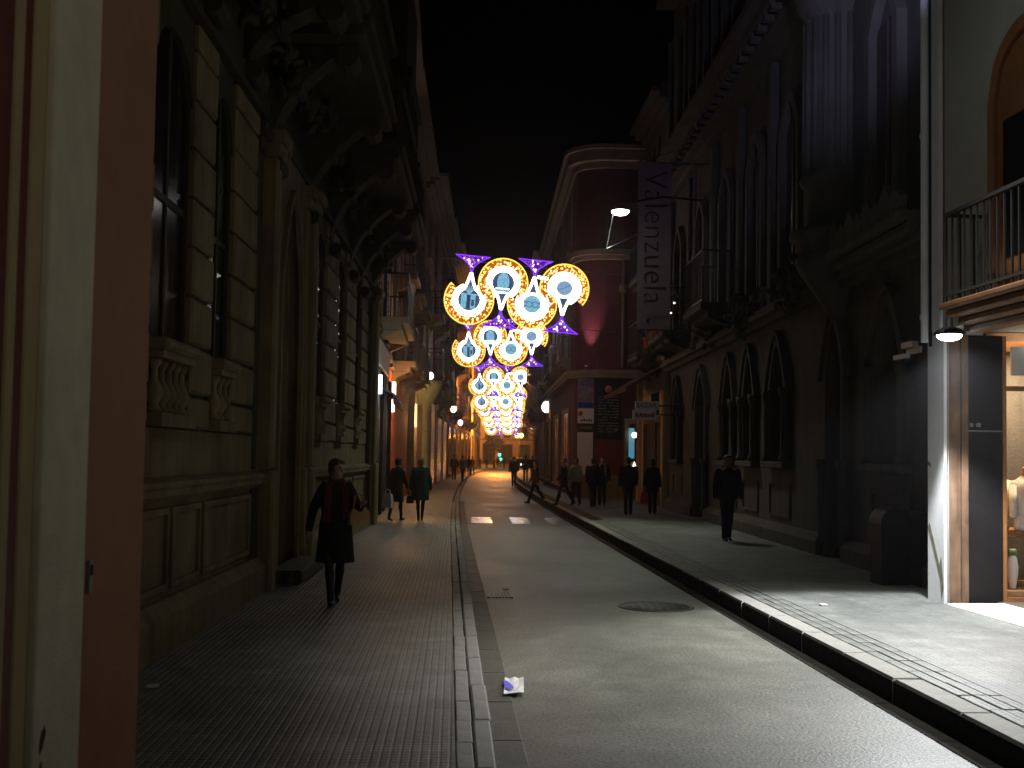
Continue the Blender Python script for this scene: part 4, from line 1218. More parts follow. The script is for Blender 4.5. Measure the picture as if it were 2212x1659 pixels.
l3 = street_lamp((4.90, 10.8, 2.92), 'white disc lamp on a bracket at the grey corner house', (5.16, 10.9, 3.12), MT['lamp_cool'], .12)
mb = M(); mb.box(5.02, 5.10, 12.0, 12.3, 2.92, 2.99); mb.box(4.95, 5.02, 12.05, 12.35, 2.80, 2.85); mb.box(5.06, 5.08, 11.87, 12.25, 2.85, 2.92)
jb = thing('junction_box', 'grey junction boxes on the corner pipe behind the lamp', 'junction box', (5.05, 12.1, 2.85)); obj('box', mb, MT['steel'], jb)
aim(lamp_light('SPOT', 'lamp_beam', (4.90, 10.8, 2.83), 1200, (.93, .96, 1), l3, size=.10, angle=116, blend=.25), (-.05, -.42, -1))
l2 = street_lamp((3.67, 25, 7.27), 'white disc lamp hanging over the street beside the banner', (5.9, 26.4, 7.9), MT['lamp_white'], .20)
aim(lamp_light('SPOT', 'lamp_beam', (3.67, 25, 7.14), 850, (.92, 1, .78), l2, size=.18, angle=98, blend=1), (-.28, -.42, -1))
l1 = street_lamp((3.4, 9.2, 6.8), 'disc lamp over the kerb just above the view', (5.2, 9.6, 7.3), MT['lamp_cool'], .18)
aim(lamp_light('SPOT', 'lamp_beam', (3.4, 9.2, 6.5), 2300, (1, .99, .88), l1, size=.12, angle=80, blend=1), (.0, -.06, -1))
aim(lamp_light('SPOT', 'lamp_spill', (3.4, 9.25, 6.6), 700, (.50, .50, 1), l1, size=.12, angle=50, blend=1), (2.3, 7.6, 2.5))  # added blue light, imitates a lens flare veil on the dark front
l0 = street_lamp((2.2, -1.0, 6.3), 'disc lamp over the street behind the viewer', (5.3, -.6, 6.8), MT['lamp_white'], .18)
aim(lamp_light('SPOT', 'lamp_beam', (2.2, -1.0, 6.18), 185, (1, .90, .68), l0, size=.15, angle=76, blend=1.0), (-4.2, 10.5, -3.3))
mb = M(); mb.tube([(3.55, 25.05, 7.42), (3.36, 25.0, 6.4)], .008, 5); mb.tube([(3.36, 25.0, 6.4), (4.54, 27.0, 7.23)], .008, 5); obj('stay_wire', mb, MT['steel'], l2)
for nm, loc, e, c in (('sign_glow', (-1.45, 33.2, 3.4), 130, (1, .50, .2)), ('sign_glow', (-1.3, 43.4, 3.0), 110, (1, .55, .18)), ('sign_glow', (-1.6, 26.0, 3.1), 14, (.85, .93, 1))):
    lamp_light('POINT', nm, loc, e, c, None, size=.12)
# globe lamp and small wall lamps
gl = thing('globe_lamp', 'round white globe lamp on a yellow post at the right pavement', 'street lamp', (4.75, 58, PZ))
mb = M(); mb.lathe((4.75, 58, PZ), [(.12, 0), (.10, .5), (.06, .55), (.05, 3.7), (.09, 3.75), (.09, 3.85)], 10); obj('post', mb, MT['yellow_low'], gl)
mb = M(); mb.ell((4.75, 58, 4.22), (.27, .27, .29), 16, 10); obj('globe', mb, emit('globe_white', (1, 1, .95), 6), gl)
for k, (x, y, z, r_, c, s_, lab) in enumerate(((-1.05, 45.0, 4.83, .12, (1, .80, .55), 9, 'small warm wall lamp above the green corner pillar'),
                                               (-.15, 66.0, 4.4, .20, (1, .62, .45), 4, 'pinkish round wall lamp on the narrow mauve house'),
                                               (.3, 72.5, 3.75, .16, (.85, .55, 1), 4, 'lilac lit round shop sign on the tall brown house'),
                                               (6.0, 78, 4.7, .12, (.8, .85, 1), 4, 'small bluish wall lamp past the globe lamp'),
                                               (6.65, 96, 4.35, .30, (1, .85, .8), 5, 'white square wall lamp on the far right under the last lights'))):
    t = thing('wall_lamp', lab, 'lamp', (x, y, z))
    mb = M(); mb.ell((x, y, z), (r_, r_, r_ * 1.25), 12, 8); obj('globe', mb, emit('wall_globe_%d' % k, c, s_), t)
    mb = M(); sx = -1 if x < 2 else 1; mb.tube([(x, y, z + r_), (x + sx * .5, y, z + r_ + .12), (x + sx * 1.3, y, z + r_ + .1)], .03, 6); obj('arm', mb, MT['iron'], t)
os_ = thing('hanging_sign', 'orange hanging shop sign right of the globe lamp', 'sign', (5.2, 56, 3.4))
mb = M(); mb.cbox(4.72, 5.42, 55.97, 56.03, 3.35, 4.05, .02); obj('board', mb, emit('orange_sign', (.75, .20, .02), .35), os_)
mb = M(); mb.box(4.85, 5.3, 55.955, 55.969, 3.65, 3.74); obj('stripe', mb, MT['red_ink'], os_)
mb = M(); mb.tube([(5.42, 56, 3.9), (5.6, 56, 3.9)], .03, 6); obj('bracket', mb, MT['iron'], os_)
# sodium lamps at the far end
for k, (x, y, z, e, lab) in enumerate(((4.3, 112, 6.5, 1700, 'orange street lamp on the sand coloured house hidden behind the last lights'), (8.6, 150, 4.4, 70, 'twin orange street lamp at the far end of the street'), (8.2, 96, 7.0, 250, 'orange street lamp on the brown house far right'), (1.6, 84, 6.6, 250, 'orange street lamp on the tall brown house far left'), (5.2, 177.5, 7.5, 600, 'orange street lamp on the house closing the street'))):  # last lamp is added only to brighten the end house behind the tree
    t = thing('sodium_lamp', lab, 'street lamp', (x, y, z if k != 1 else 0), 'orange street lamps far down the street')
    mb = M()
    if k == 1:
        for dx in (-.28, .28):
            mb.ell((x + dx, y, z), (.3, .3, .34), 12, 8)
    else:
        mb.ell((x, y, z), (.25, .4, .15), 12, 8)
    obj('lens', mb, emit('sodium_lens', (1, .62, .14), 6), t)
    mb = M()
    if k == 1:
        mb.lathe((x, y, 0), [(.15, 0), (.08, .6), (.06, 3.9)], 8); mb.tube([(x - .3, y, 4.0), (x + .3, y, 4.0)], .05, 6)
    else:
        sx = -1 if k in (0, 3) else 1
        if k == 4:
            mb.tube([(x, y, z + .18), (x, y + 3, z + .4), (x, y + 7.2, z + .2)], .05, 6)
        else:
            mb.tube([(x, y, z + .18), (x + sx * 1.2, y, z + .3), (x + sx * 2.2, y, z + .2)], .04, 6)
    obj('arm', mb, MT['iron'], t)
    lamp_light('POINT', 'lamp_glow', (x, y - .6, z - .25), e * 4.5, (1, .34, .035), t, size=.3)

# ================================================================== festive light panels
RR = .80


def uv(c, x, z, y=0.0):
    return (c[0] + RR * x, y, c[1] + RR * z)


def annulus(c, r0, r1, a0, a1, m, name, par, y0=-.03, y1=.03, n=36):
    mb = M(lambda s, d, z: Vector((s, d, z)))
    mb.strip([(c[0] + RR * p[0], c[1] + RR * p[1]) for p in arc(0, 0, r0, R(a0), R(a1), n)], [(c[0] + RR * p[0], c[1] + RR * p[1]) for p in arc(0, 0, r1, R(a0), R(a1), n)], y0, y1)
    return obj(name, mb, m, par, local=True)


def flat(name, polys, m, par, y0, y1):
    mb = M()
    for P in polys:
        mb.prism(P, lambda x, z: (x, y0, z), lambda x, z: (x, y1, z))
    return obj(name, mb, m, par, local=True)


rg = random.Random(21)
fp = thing('festive_light_panel', 'largest lit panel of amber rings and white drops, first over the street', 'street decoration', (0, 0, 0), 'festive light panels strung over the street')
CEN = [(-1.53, -.34), (-.47, .32), (.53, -.28), (1.54, .33)]
UP = [1, -1, 1, -1]
ARC = [(140, 405), (-38, 218), (168, 392), (-38, 212)]
for k in range(4):
    c = CEN[k]; u = UP[k]
    a0, a1 = ARC[k]
    r_ = annulus(c, .70, 1.0, a0, a1, MT['ring_tinsel'], 'amber_ring', fp)
    mb = M(); mb.tube([uv(c, p[0], p[1], -.03) for p in arc(0, 0, 1.0, R(a0), R(a1), 40)], .022, 6); obj('rim', mb, MT['ring_rim'], r_, local=True)
    mb = M()
    for i in range(46):
        a = R(a0 + (a1 - a0) * rg.random()); q = rg.uniform(.72, .96)
        mb.ell(uv(c, q * math.cos(a), q * math.sin(a), -.045), (rg.uniform(.012, .036),) * 3, 6, 4)
    o = obj('bulb_cluster', mb, MT['amber_bulb'], r_, local=True); o['kind'] = 'stuff'
    # white band inside the ring, glows in place of camera overexposure
    annulus(c, .48, .70, (90 if u > 0 else -90) + 24, (90 if u > 0 else -90) + 336, MT['white_fringe'], 'white_fringe', fp, -.02, .02)
    # drop outline: circle flowing into a point
    tip = 1.16 * u
    pts = []
    ang0 = R(28)
    base = 90 if u > 0 else -90
    for i in range(25):
        a = R(base) + ang0 + (2 * math.pi - 2 * ang0) * i / 24
        pts.append((.50 * math.cos(a), .50 * math.sin(a)))
    P0, P1 = pts[-1], pts[0]
    crv = []
    for (px, pz) in (P0, P1):
        q = [((1 - t) ** 2 * px + 2 * t * (1 - t) * px * .48 + t * t * 0, (1 - t) ** 2 * pz + 2 * t * (1 - t) * (pz + .22 * u) + t * t * tip) for t in (.25, .5, .75, .93)]
        crv.append(q)
    line = pts + crv[0] + crv[1][::-1]
    mb = M(); mb.tube([uv(c, p[0], p[1], -.05) for p in line], .042, 8, closed=True); mb.smooth = True
    dp = obj('white_drop', mb, MT['white_tube'], fp, local=True)
    # net filling the drop
    net = MT['net_navy'] if k in (0, 1) else (MT['net_pale'] if k == 2 else MT['white_fringe'])
    flat('drop_net', [[(c[0] + RR * p[0], c[1] + RR * p[1]) for p in arc(0, 0, .47, 0, 6.2832 * 31 / 32, 31)]], net, dp, -.005, .005)
    flat('tip_net', [[(c[0] - RR * .25, c[1] + RR * .40 * u), (c[0] + RR * .25, c[1] + RR * .40 * u), (c[0] + RR * .10, c[1] + RR * .74 * u), (c[0], c[1] + RR * 1.0 * u), (c[0] - RR * .10, c[1] + RR * .74 * u)]], MT['net_navy'], dp, -.006, .006)
    X = lambda x, z: (c[0] + RR * x, c[1] + RR * z)
    if k == 0:      # wrapped parcel with a fan of ribbon
        flat('parcel', [[X(-.33, -.33), X(-.10, -.36), X(-.10, .22), X(-.33, .22)], [X(.06, -.36), X(.10, -.37), X(.10, .22), X(.06, .22)], [X(.10, -.37), X(.26, -.34), X(.26, -.24), X(.10, -.24)], [X(.10, .03), X(.26, .03), X(.26, .22), X(.10, .22)], [X(.215, -.24), X(.26, -.24), X(.26, .03), X(.215, .03)]], MT['net_pale'], dp, -.03, -.015)
        mb = M()
        for i in range(7):
            a = R(50 + 13.3 * i); mb.tube([uv(c, -.02, .24, -.02), uv(c, -.02 + .42 * math.cos(a), .24 + .36 * math.sin(a), -.02)], .014, 5)
        mb.tube([uv(c, -.34, .235, -.02), uv(c, .34, .235, -.02)], .02, 6)
        obj('ribbon_fan', mb, MT['net_pale'], dp, local=True)
    elif k == 1:    # bell shape between dark crescents
        flat('bell', [[X(.25 * math.cos(a), .02 + .40 * math.sin(a)) for a in [6.2832 * i / 20 for i in range(20)]], [X(-.22, -.36), X(.22, -.36), X(.28, -.26), X(-.28, -.26)]], MT['net_pale'], dp, -.03, -.015)
        mb = M(); mb.tube([uv(c, -.30, -.40, -.03), uv(c, .30, -.40, -.03)], .022, 6); mb.tube([uv(c, -.28, -.24, -.03), uv(c, .28, -.24, -.03)], .016, 6); obj('bell_band', mb, MT['white_tube'], dp, local=True)
    elif k == 2:    # honeycomb
        mb = M()
        for hx in (-.125, .125):
            mb.tube([uv(c, hx + .13 * math.cos(R(30 + 60 * i)), -.02 + .13 * math.sin(R(30 + 60 * i)), -.03) for i in range(6)], .014, 5, closed=True)
        for sx in (-1, 1):
            mb.tube([uv(c, sx * .24, .045, -.03), uv(c, sx * .36, .10, -.03)], .014, 5); mb.tube([uv(c, sx * .24, -.085, -.03), uv(c, sx * .36, -.14, -.03)], .014, 5)
        obj('honeycomb', mb, MT['net_navy'], dp, local=True)
        annulus(c, .36, .48, 0, 360, MT['white_fringe'], 'inner_fringe', dp, -.02, -.008)
    else:           # grey blue disc with a thin dark bar
        flat('disc', [[X(.33 * math.cos(a), .02 + .30 * math.sin(a)) for a in [6.2832 * i / 18 for i in range(18)]]], MT['net_grey'], dp, -.03, -.015)
        mb = M(); mb.tube([uv(c, -.24, -.10, -.035), uv(c, .26, .16, -.035)], .008, 5)
        for a in range(6):
            mb.ell(uv(c, .2 * math.cos(a + .4), .02 + .2 * math.sin(a + .4), -.035), (.012,) * 3, 5, 4)
        obj('star_bar', mb, MT['net_navy'], dp, local=True)
    # violet spandrel on the tip of the drop
    tz = c[1] + RR * tip
    hw, hh = .57, .52
    top = tz + u * hh
    L_, Rr_ = [], []
    for i in range(9):
        t = i / 8
        w = .03 + (hw - .03) * (t ** 2.1)
        L_.append((c[0] - w, tz + u * hh * t)); Rr_.append((c[0] + w, tz + u * hh * t))
    mb = M(lambda s, d, z: Vector((s, d, z))); mb.strip(L_, Rr_, -.02, .02); vt = obj('violet_spandrel', mb, MT['violet_tinsel'], fp, local=True)
    mb = M(); mb.tube([(p[0], -.03, p[1]) for p in L_ + Rr_[::-1]], .016, 6, closed=True); obj('violet_rim', mb, MT['violet_tube'], vt, local=True)
    mb = M()
    for i in range(13):
        t = .25 + .7 * rg.random(); w = (hw * t ** 2.1) * .8
        mb.ell((c[0] + rg.uniform(-w, w), -.04, tz + u * hh * t), (rg.uniform(.016, .042),) * 3, 6, 4)
    o = obj('bulb_cluster', mb, MT['violet_bulb'], vt, local=True); o['kind'] = 'stuff'
mb = M()
for z in (.02, .95, -.95):
    mb.tube([(-3.6, .05, z + .02), (-1.5, .05, z), (1.5, .05, z), (3.4, .05, z + .02)], .008, 5)
obj('support_wire', mb, MT['steel'], fp, local=True)
mb = M(); mb.tube([(.62, -.03, .62), (.98, -.03, .60)], .05, 8); obj('link_tube', mb, MT['white_tube'], fp, local=True)
panels = [((1.91, 36, 6.92), -4.3, None), ((2.09, 54, 7.12), 1.2, 'second lit panel of amber rings, hanging just below the largest one'), ((3.25, 83, 7.2), 0, 'third lit panel of amber rings, its left ring clear of the glare'),
          ((3.71, 95, 6.55), 0, 'fourth lit panel, partly merged with the third'), ((4.88, 117, 6.25), 0, 'fifth lit panel, small and glaring'), ((4.25, 106, 6.35), 0, 'lit panel squeezed between the fourth and the fifth'), ((5.3, 127, 5.85), 0, 'lit panel just above the lowest one'), ((5.96, 138, 5.3), 0, 'lowest and farthest lit panel over the street')]
for k, (p, t, lab) in enumerate(panels):
    o = fp if k == 0 else copy_tree(fp)
    o.location = p
    o.rotation_euler = (0, R(-t), 0)
    if lab:
        o['label'] = lab

# ================================================================== bits of street furniture
lb = thing('litter_bin', 'tall dark litter bin with a rounded hood against the dark building', 'bin', (5.30, 13.3, PZ))
mb = M()
mb.box(5.12, 5.46, 13.12, 13.48, PZ + .04, .82); obj('body', mb, MT['black_panel'], lb)
mb = M(); hp = [(5.10, .821)] + [(5.29 + .19 * math.cos(math.pi - a), .90 + .20 * math.sin(a)) for a in [math.pi * i / 10 for i in range(11)]] + [(5.48, .821)]
mb.prism(hp, lambda x, z: (x, 13.10, z), lambda x, z: (x, 13.50, z)); obj('hood', mb, MT['black_panel'], lb)
mb = M(); mb.box(5.16, 5.42, 13.09, 13.0995, .88, .96); obj('slot', mb, MT['ink'], lb)
mb = M(); mb.box(5.14, 5.44, 13.14, 13.46, PZ, PZ + .039); obj('base', mb, MT['iron'], lb)
bx = root_obj('utility_cabinet', (lambda m: (m.cbox(5.52, 5.68, .2, .95, PZ, 1.05, .02), m)[1])(M(lambda a, b, c: Vector((a, b + 12.75, c)))), MT['ink'], (5.6, 13.3, PZ), 'narrow black utility cabinet between the litter bin and the white pier', 'cabinet')

# tree far away
tr = thing('round_tree', 'round dark tree standing at the far end of the street', 'tree', (5.1, 146, 0))
mb = M(); mb.tube([(5.1, 146, 0), (5.15, 146, 1.2), (5.1, 146, 2.6)], [.16, .12, .08], 8)
for a in range(5):
    mb.tube([(5.1, 146, 1.5), (5.1 + .8 * math.cos(a * 1.26), 146 + .8 * math.sin(a * 1.26), 3.2)], [.06, .02], 5)
obj('trunk', mb, MT['bark'], tr)
mb = M(); rg = random.Random(9)
for i in range(2600):
    d = Vector((rg.gauss(0, 1), rg.gauss(0, 1), rg.gauss(0, 1))).normalized() * (rg.random() ** .4)
    mb.leaf((5.1 + 1.35 * d.x + .2 * math.sin(9 * d.z), 146 + 1.35 * d.y, 3.3 + 1.25 * d.z + .15 * math.sin(7 * d.x)), rg.uniform(.12, .26), rg.uniform(.05, .1), rg.uniform(0, 6.28), rg.uniform(-1, 1))
obj('crown', mb, MT['leaf'], tr)
# traffic lights
for k, (x, y, z, lab) in enumerate(((6.05, 152, 1.75, 'green traffic light right of the round tree'), (6.5, 158, 1.15, 'lower smaller green traffic light farther back'))):
    t = thing('traffic_light', lab, 'traffic light', (x, y, 0))
    mb = M(); mb.tube([(x, y, 0), (x, y, z - .3)], .05, 8); obj('pole', mb, MT['iron'], t)
    mb = M(); mb.cbox(x - .16, x + .16, -.12, .12, z - .3, z + .7, .03); mb2 = mb; bmesh.ops.translate(mb.b, verts=mb.b.verts, vec=(0, y, 0)); obj('housing', mb, MT['black_panel'], t)
    mb = M(); mb.ell((x, y - .13, z), (.20 if k == 0 else .17, .05, .24 if k == 0 else .2), 12, 8); obj('green_lens', mb, emit('green_lens', (.08, .9, .65), 3), t)
    mb = M(); mb.ell((x, y - .13, z + .35), (.1, .03, .1), 10, 6); obj('dark_lens', mb, MT['glass'], t)

# far car facing up the street
cr = thing('parked_car', 'dark car far down the street with its headlights on', 'car', (7.2, 131, 0))
mb = M()
prof = [(-2.0, .35), (-2.02, .62), (-1.9, .82), (-1.0, .92), (-.45, 1.40), (.9, 1.42), (1.6, .98), (2.0, .92), (2.05, .4)]
mb.prism(prof, lambda y, z: (6.4, 131 + y, z), lambda y, z: (8.0, 131 + y, z)); obj('body', mb, mat('car_paint', (.03, .03, .035), .25, .05, 3, 0, spec=.6), cr)
mb = M(); mb.prism([(-.94, .96), (-.48, 1.36), (-.46, 1.37), (-.9, .97)], lambda y, z: (6.5, 131 + y - .035, z), lambda y, z: (7.9, 131 + y - .035, z)); obj('windscreen', mb, MT['glass'], cr)
for x in (6.42, 7.8):
    for y in (129.75, 132.3):
        mb = M(); mb.tube([(x, y, .32), (x + .2, y, .32)], .32, 14); wh = obj('wheel', mb, MT['ink'], cr)
        mb = M(); mb.tube([(x - .01, y, .32), (x + .21, y, .32)], .18, 10); obj('rim', mb, MT['steel'], wh)
for x in (6.62, 7.78):
    mb = M(); mb.ell((x, 128.98, .66), (.17, .05, .12), 12, 8); obj('headlight', mb, emit('headlight', (1, .88, .75), 6), cr)
mb = M(); mb.box(7.0, 7.4, 128.95, 128.975, .42, .52); obj('number_plate', mb, MT['white'], cr)

# ================================================================== people
def fuse(name, mb, m, parent, voxel, smooth=3):
    """many overlapping shapes grown into one continuous skin"""
    mb.smooth = True
    me = mb.mesh(name)
    t = bpy.data.objects.new(name, me); COL.objects.link(t)
    r_ = t.modifiers.new('r', 'REMESH'); r_.mode = 'VOXEL'; r_.voxel_size = voxel
    s_ = t.modifiers.new('s', 'SMOOTH'); s_.iterations = smooth; s_.factor = .5
    dg = bpy.context.evaluated_depsgraph_get()
    out = bpy.data.meshes.new_from_object(t.evaluated_get(dg))
    bpy.data.objects.remove(t); bpy.data.meshes.remove(me)
    out.materials.clear()
    out.polygons.foreach_set("use_smooth", [True] * len(out.polygons))
    return link_mesh(name, out, m, parent)


def rotx(v, a):
    """swing forward (towards -Y) by a"""
    return Vector((v.x, v.y * math.cos(a) + v.z * math.sin(a), v.z * math.cos(a) - v.y * math.sin(a)))


HAIR = {'dark': mat('hair_dark', (.02, .014, .01), .6, .3, 30, .3), 'brown': mat('hair_brown', (.06, .035, .02), .6, .3, 30, .3), 'blond': mat('hair_fair', (.28, .19, .09), .6, .3, 30, .3), 'grey': mat('hair_grey', (.22, .21, .2), .6, .3, 30, .3)}
TIGHTS = mat('dark_tights', (.012, .010, .012), .6, .2, 20, .1)
SHOE = mat('black_shoe', (.012, .012, .012), .35, .2, 10, .1)


def person(pos, face, label, H=1.68, coat=(.02, .02, .025), hem=.86, flare=1.0, legs=(.02, .022, .03), bare=False, stride=.35, arms=((.3, .3, .12), (-.3, .2, .12)),
           hair='dark', long_hair=False, head_turn=0.0, lean=0.0, fine=False, scarf=None, hood=False, bulk=1.0, group=None, lead=1, fem=True):
    """face: 0 looks at the viewer, pi looks away. arms: (swing, elbow bend, spread) for the person's right and left"""
    t = thing('person', label, 'person', pos, group, rz=face)
    k = H * .885 / 1.70
    vox = (.010 if fine else .018)
    V = lambda x, y, z: Vector((x * k, y * k, z * k))
    Lq = lambda v: tuple(v)
    tors = lambda x, y, z: V(x, y - math.tan(lean) * (z - .95), z)
    # skeleton ----------------------------------------------------------
    legp = []
    for sx, sw in ((-1, stride * lead), (1, -stride * lead)):
        hip = V(sx * .09, 0, .92)
        fl = .08 if sw > 0 else .45 * abs(sw) / .35 * .5
        knee = hip + rotx(V(-sx * (.022 if bare else .008), 0, -.44), sw)
        ank = knee + rotx(V(-sx * (.026 if bare else .0), 0, -.42), sw - fl)
        legp.append([hip, knee, ank, sw - fl])
    low = min(p[2].z - (.055 if abs(p[3]) < .3 else .03) * k for p in legp)
    off = Vector((0, 0, .02 * k - low))
    for p in legp:
        p[0] = p[0] + off; p[1] = p[1] + off; p[2] = p[2] + off
    dz = off.z / k
    T = lambda x, y, z: tors(x, y, z + dz)
    sh = .175 * bulk if fem else .20 * bulk
    armp = []
    for i, sx in enumerate((-1, 1)):
        sw, el, sp = arms[i][:3]
        s0 = T(sx * sh, 0, 1.385)
        up = rotx(Vector((0, 0, -.29 * k)), sw); up = Matrix.Rotation(-sx * sp, 3, 'Y') @ up
        lo = rotx(Vector((0, 0, -.25 * k)), sw + el); lo = Matrix.Rotation(-sx * sp * (.6 if len(arms[i]) < 4 else arms[i][3]), 3, 'Y') @ lo
        armp.append([s0, s0 + up, s0 + up + lo, lo.normalized(), sx])
    hc = T(0, -.015, 1.585)
    # body ----------------------------------------------------------------
    mb = M()
    q = Euler((0, 0, head_turn)).to_matrix()
    hv = lambda x, y, z: tuple(hc + q @ V(x, y, z))
    er = Euler((0, 0, head_turn))
    mb.ell(hv(0, .012, .03), (.074 * k, .092 * k, .09 * k), 16, 12, er)
    mb.ell(hv(0, -.022, -.035), (.056 * k, .066 * k, .075 * k), 14, 10, er)
    mb.ell(hv(0, -.05, -.085), (.03 * k, .03 * k, .025 * k), 10, 8, er)
    mb.cap(hv(0, -.085, .012), hv(0, -.103, -.022), .010 * k, .015 * k, 8)
    mb.ell(hv(0, -.080, .035), (.045 * k, .02 * k, .012 * k), 10, 6, er)
    for sx in (-1, 1):
        mb.ell(hv(sx * .076, .01, -.005), (.012 * k, .022 * k, .033 * k), 8, 6, er)
    mb.ell(hv(0, -.083, -.058), (.022 * k, .01 * k, .009 * k), 8, 6, er)
    mb.cap(tuple(T(0, .01, 1.42)), hv(0, .02, -.06), .056 * k, .05 * k, 12)
    mb.ell(tuple(T(0, 0, 1.22)), (.13 * k, .09 * k, .2 * k), 12, 8); mb.ell(tuple(T(0, 0, .98)), (.13 * k, .09 * k, .14 * k), 12, 8)
    for a in armp:
        mb.cap(Lq(T(a[4] * .06, 0, 1.38)), Lq(a[0]), .05 * k, .05 * k); mb.cap(Lq(a[0]), Lq(a[1]), .045 * k, .036 * k); mb.cap(Lq(a[1]), Lq(a[2]), .036 * k, .025 * k)
        d = a[3]; side = d.cross(Vector((0, 1, 0)))
        side = Vector((0, -1, 0)) if side.length < .01 else Vector((0, -1, 0)) - d * d.dot(Vector((0, -1, 0)))
        side.normalize(); nrm = d.cross(side)
        pc = a[2] + d * .045 * k
        mb.cap(Lq(a[2]), Lq(pc), .024 * k, .028 * k)
        for f, (o_, ln) in enumerate(((-.030, .062), (-.010, .076), (.010, .072), (.030, .056))):
            b0 = pc + side * o_ * k + d * .02 * k
            b1 = b0 + (d * .6 + nrm * (.25 * a[4])) .normalized() * ln * .55 * k
            b2 = b1 + (d * .5 + nrm * (.8 * a[4])).normalized() * ln * .5 * k
            mb.cap(Lq(b0), Lq(b1), .0095 * k, .0088 * k, 6); mb.cap(Lq(b1), Lq(b2), .0088 * k, .0075 * k, 6)
        th = a[2] + d * .02 * k + side * .02 * k
        mb.cap(Lq(th), Lq(th + (side * .8 + d * .7).normalized() * .045 * k), .011 * k, .010 * k, 6)
    for p in legp:
        mb.cap(Lq(p[0]), Lq(p[1]), .075 * k, .05 * k); mb.cap(Lq(p[1]), Lq(p[2]), .047 * k, .033 * k)
    fuse('body', mb, MT['skin'], t, vox * (.75 if fine else .9), 2)
    # face details
    mb = M()
    for sx in (-1, 1):
        mb.ell(hv(sx * .031, -.083, .012), (.013 * k, .006 * k, .006 * k), 8, 6, er)
    obj('eye', mb, MT['ink'], t, local=True)
    # trousers / tights
    mb = M(); w = .012
    for p in legp:
        mb.cap(Lq(p[0]), Lq(p[1]), (.092 if not bare else .085) * k, (.068 if not bare else .060) * k); mb.cap(Lq(p[1]), Lq(p[2]), (.066 if not bare else .056) * k, (.060 if not bare else .042) * k); mb.ell(Lq(p[1].lerp(p[2], .28) + Vector((0, .018 * k, 0))), (.06 * k, .064 * k, .12 * k), 10, 8)
    mb.ell(Lq(T(0, 0, .93)), (.165 * k, .115 * k, .13 * k), 14, 8)
    fuse('tights' if bare else 'trousers', mb, TIGHTS if bare else cloth('trousers_%d' % len(MT), legs), t, vox, 2)
    # shoes
    for p in legp:
        ft = rotx(Vector((0, -1, 0)), p[3] * .6 if p[3] < 0 else p[3] * .5)
        mb = M(); c = p[2]
        mb.ell(Lq(c + Vector((0, 0, -.02 * k))), (.042 * k, .05 * k, .045 * k), 10, 7)
        mb.cap(Lq(c + ft * .02 * k + Vector((0, 0, -.042 * k))), Lq(c + ft * .15 * k + Vector((0, 0, -.045 * k))), .036 * k, .03 * k, 9)
        mb.ell(Lq(c - ft * .03 * k + Vector((0, 0, -.045 * k))), (.034 * k, .034 * k, .03 * k), 9, 6)
        fuse('shoe', mb, SHOE, t, .012, 1)
    # coat: lofted trunk with sleeves
    mb = M()
    prof = [(1.44, .075, .065), (1.41, .15 * bulk, .10), (1.35, sh + .035, .125 * bulk), (1.22, .185 * bulk, .135 * bulk), (1.06, .168 * bulk, .13 * bulk), (.93, .19 * bulk * (1 + .1 * (flare - 1)), .14 * bulk)]
    z = .93
    while z - .1 > hem:
        z -= .1
        f = 1 + (flare - 1) * (.93 - z) / .4
        prof.append((z, .19 * bulk * f, .145 * bulk * f))
    f = 1 + (flare - 1) * (.93 - hem) / .4
    prof.append((hem, .192 * bulk * f, .15 * bulk * f))
    rings = []
    for z, rx, ry in prof:
        c = T(0, 0, z) if z > .93 else V(0, 0, z) + Vector((0, 0, off.z))
        rings.append([mb.b.verts.new(c + Vector((rx * k * math.cos(6.2832 * i / 20), ry * k * math.sin(6.2832 * i / 20) * (1 + (.04 + .10 * max(0, .95 - z)) * math.sin(5 * 6.2832 * i / 20 + z * 4)), 0))) for i in range(20)])
    for A, B_ in zip(rings, rings[1:]):
        for i in range(20):
            mb.face([A[i], A[(i + 1) % 20], B_[(i + 1) % 20], B_[i]])
    mb.face(rings[0][::-1]); mb.face(rings[-1])
    for a in armp:
        mb.cap(Lq(a[0] + Vector((-a[4] * .03 * k, 0, -.01))), Lq(a[1]), .072 * bulk * k, .058 * bulk * k, 10); mb.cap(Lq(a[1]), Lq(a[1].lerp(a[2], .93)), .057 * bulk * k, .047 * bulk * k, 10)
    ring = [tuple(T(.062 * math.cos(6.2832 * i / 12), .055 * math.sin(6.2832 * i / 12) + .005, 1.44 + .02 * math.sin(6.2832 * i / 12))) for i in range(12)]
    mb.tube(ring, .024 * k, 8, closed=True)
    if hood:
        mb.ell(Lq(T(0, .10, 1.42)), (.11 * k, .07 * k, .09 * k), 10, 8)
    fuse('coat', mb, coat if not isinstance(coat, tuple) else cloth('coat_%d' % len(MT), coat), t, vox, 2)
    # hair
    mb = M()
    mb.ell(hv(0, .028, .048), (.084 * k, .092 * k, .088 * k), 14, 10, er); mb.ell(hv(0, .055, -.01), (.076 * k, .062 * k, .085 * k), 12, 9, er)
    if fem:
        for sx in (-1, 1):
            mb.ell(hv(sx * .07, .02, -.005), (.025 * k, .055 * k, .07 * k), 10, 8, er)
        mb.cap(hv(-.05, -.055, .085), hv(.05, -.055, .085), .026 * k, .022 * k, 8)
    else:
        mb.cap(hv(-.045, -.045, .092), hv(.045, -.045, .092), .02 * k, .02 * k, 8)
    if long_hair:
        mb.cap(hv(0, .06, -.02), hv(0, .07, -.20), .075 * k, .06 * k, 10)
    fuse('hair', mb, HAIR[hair], t, .012, 1)
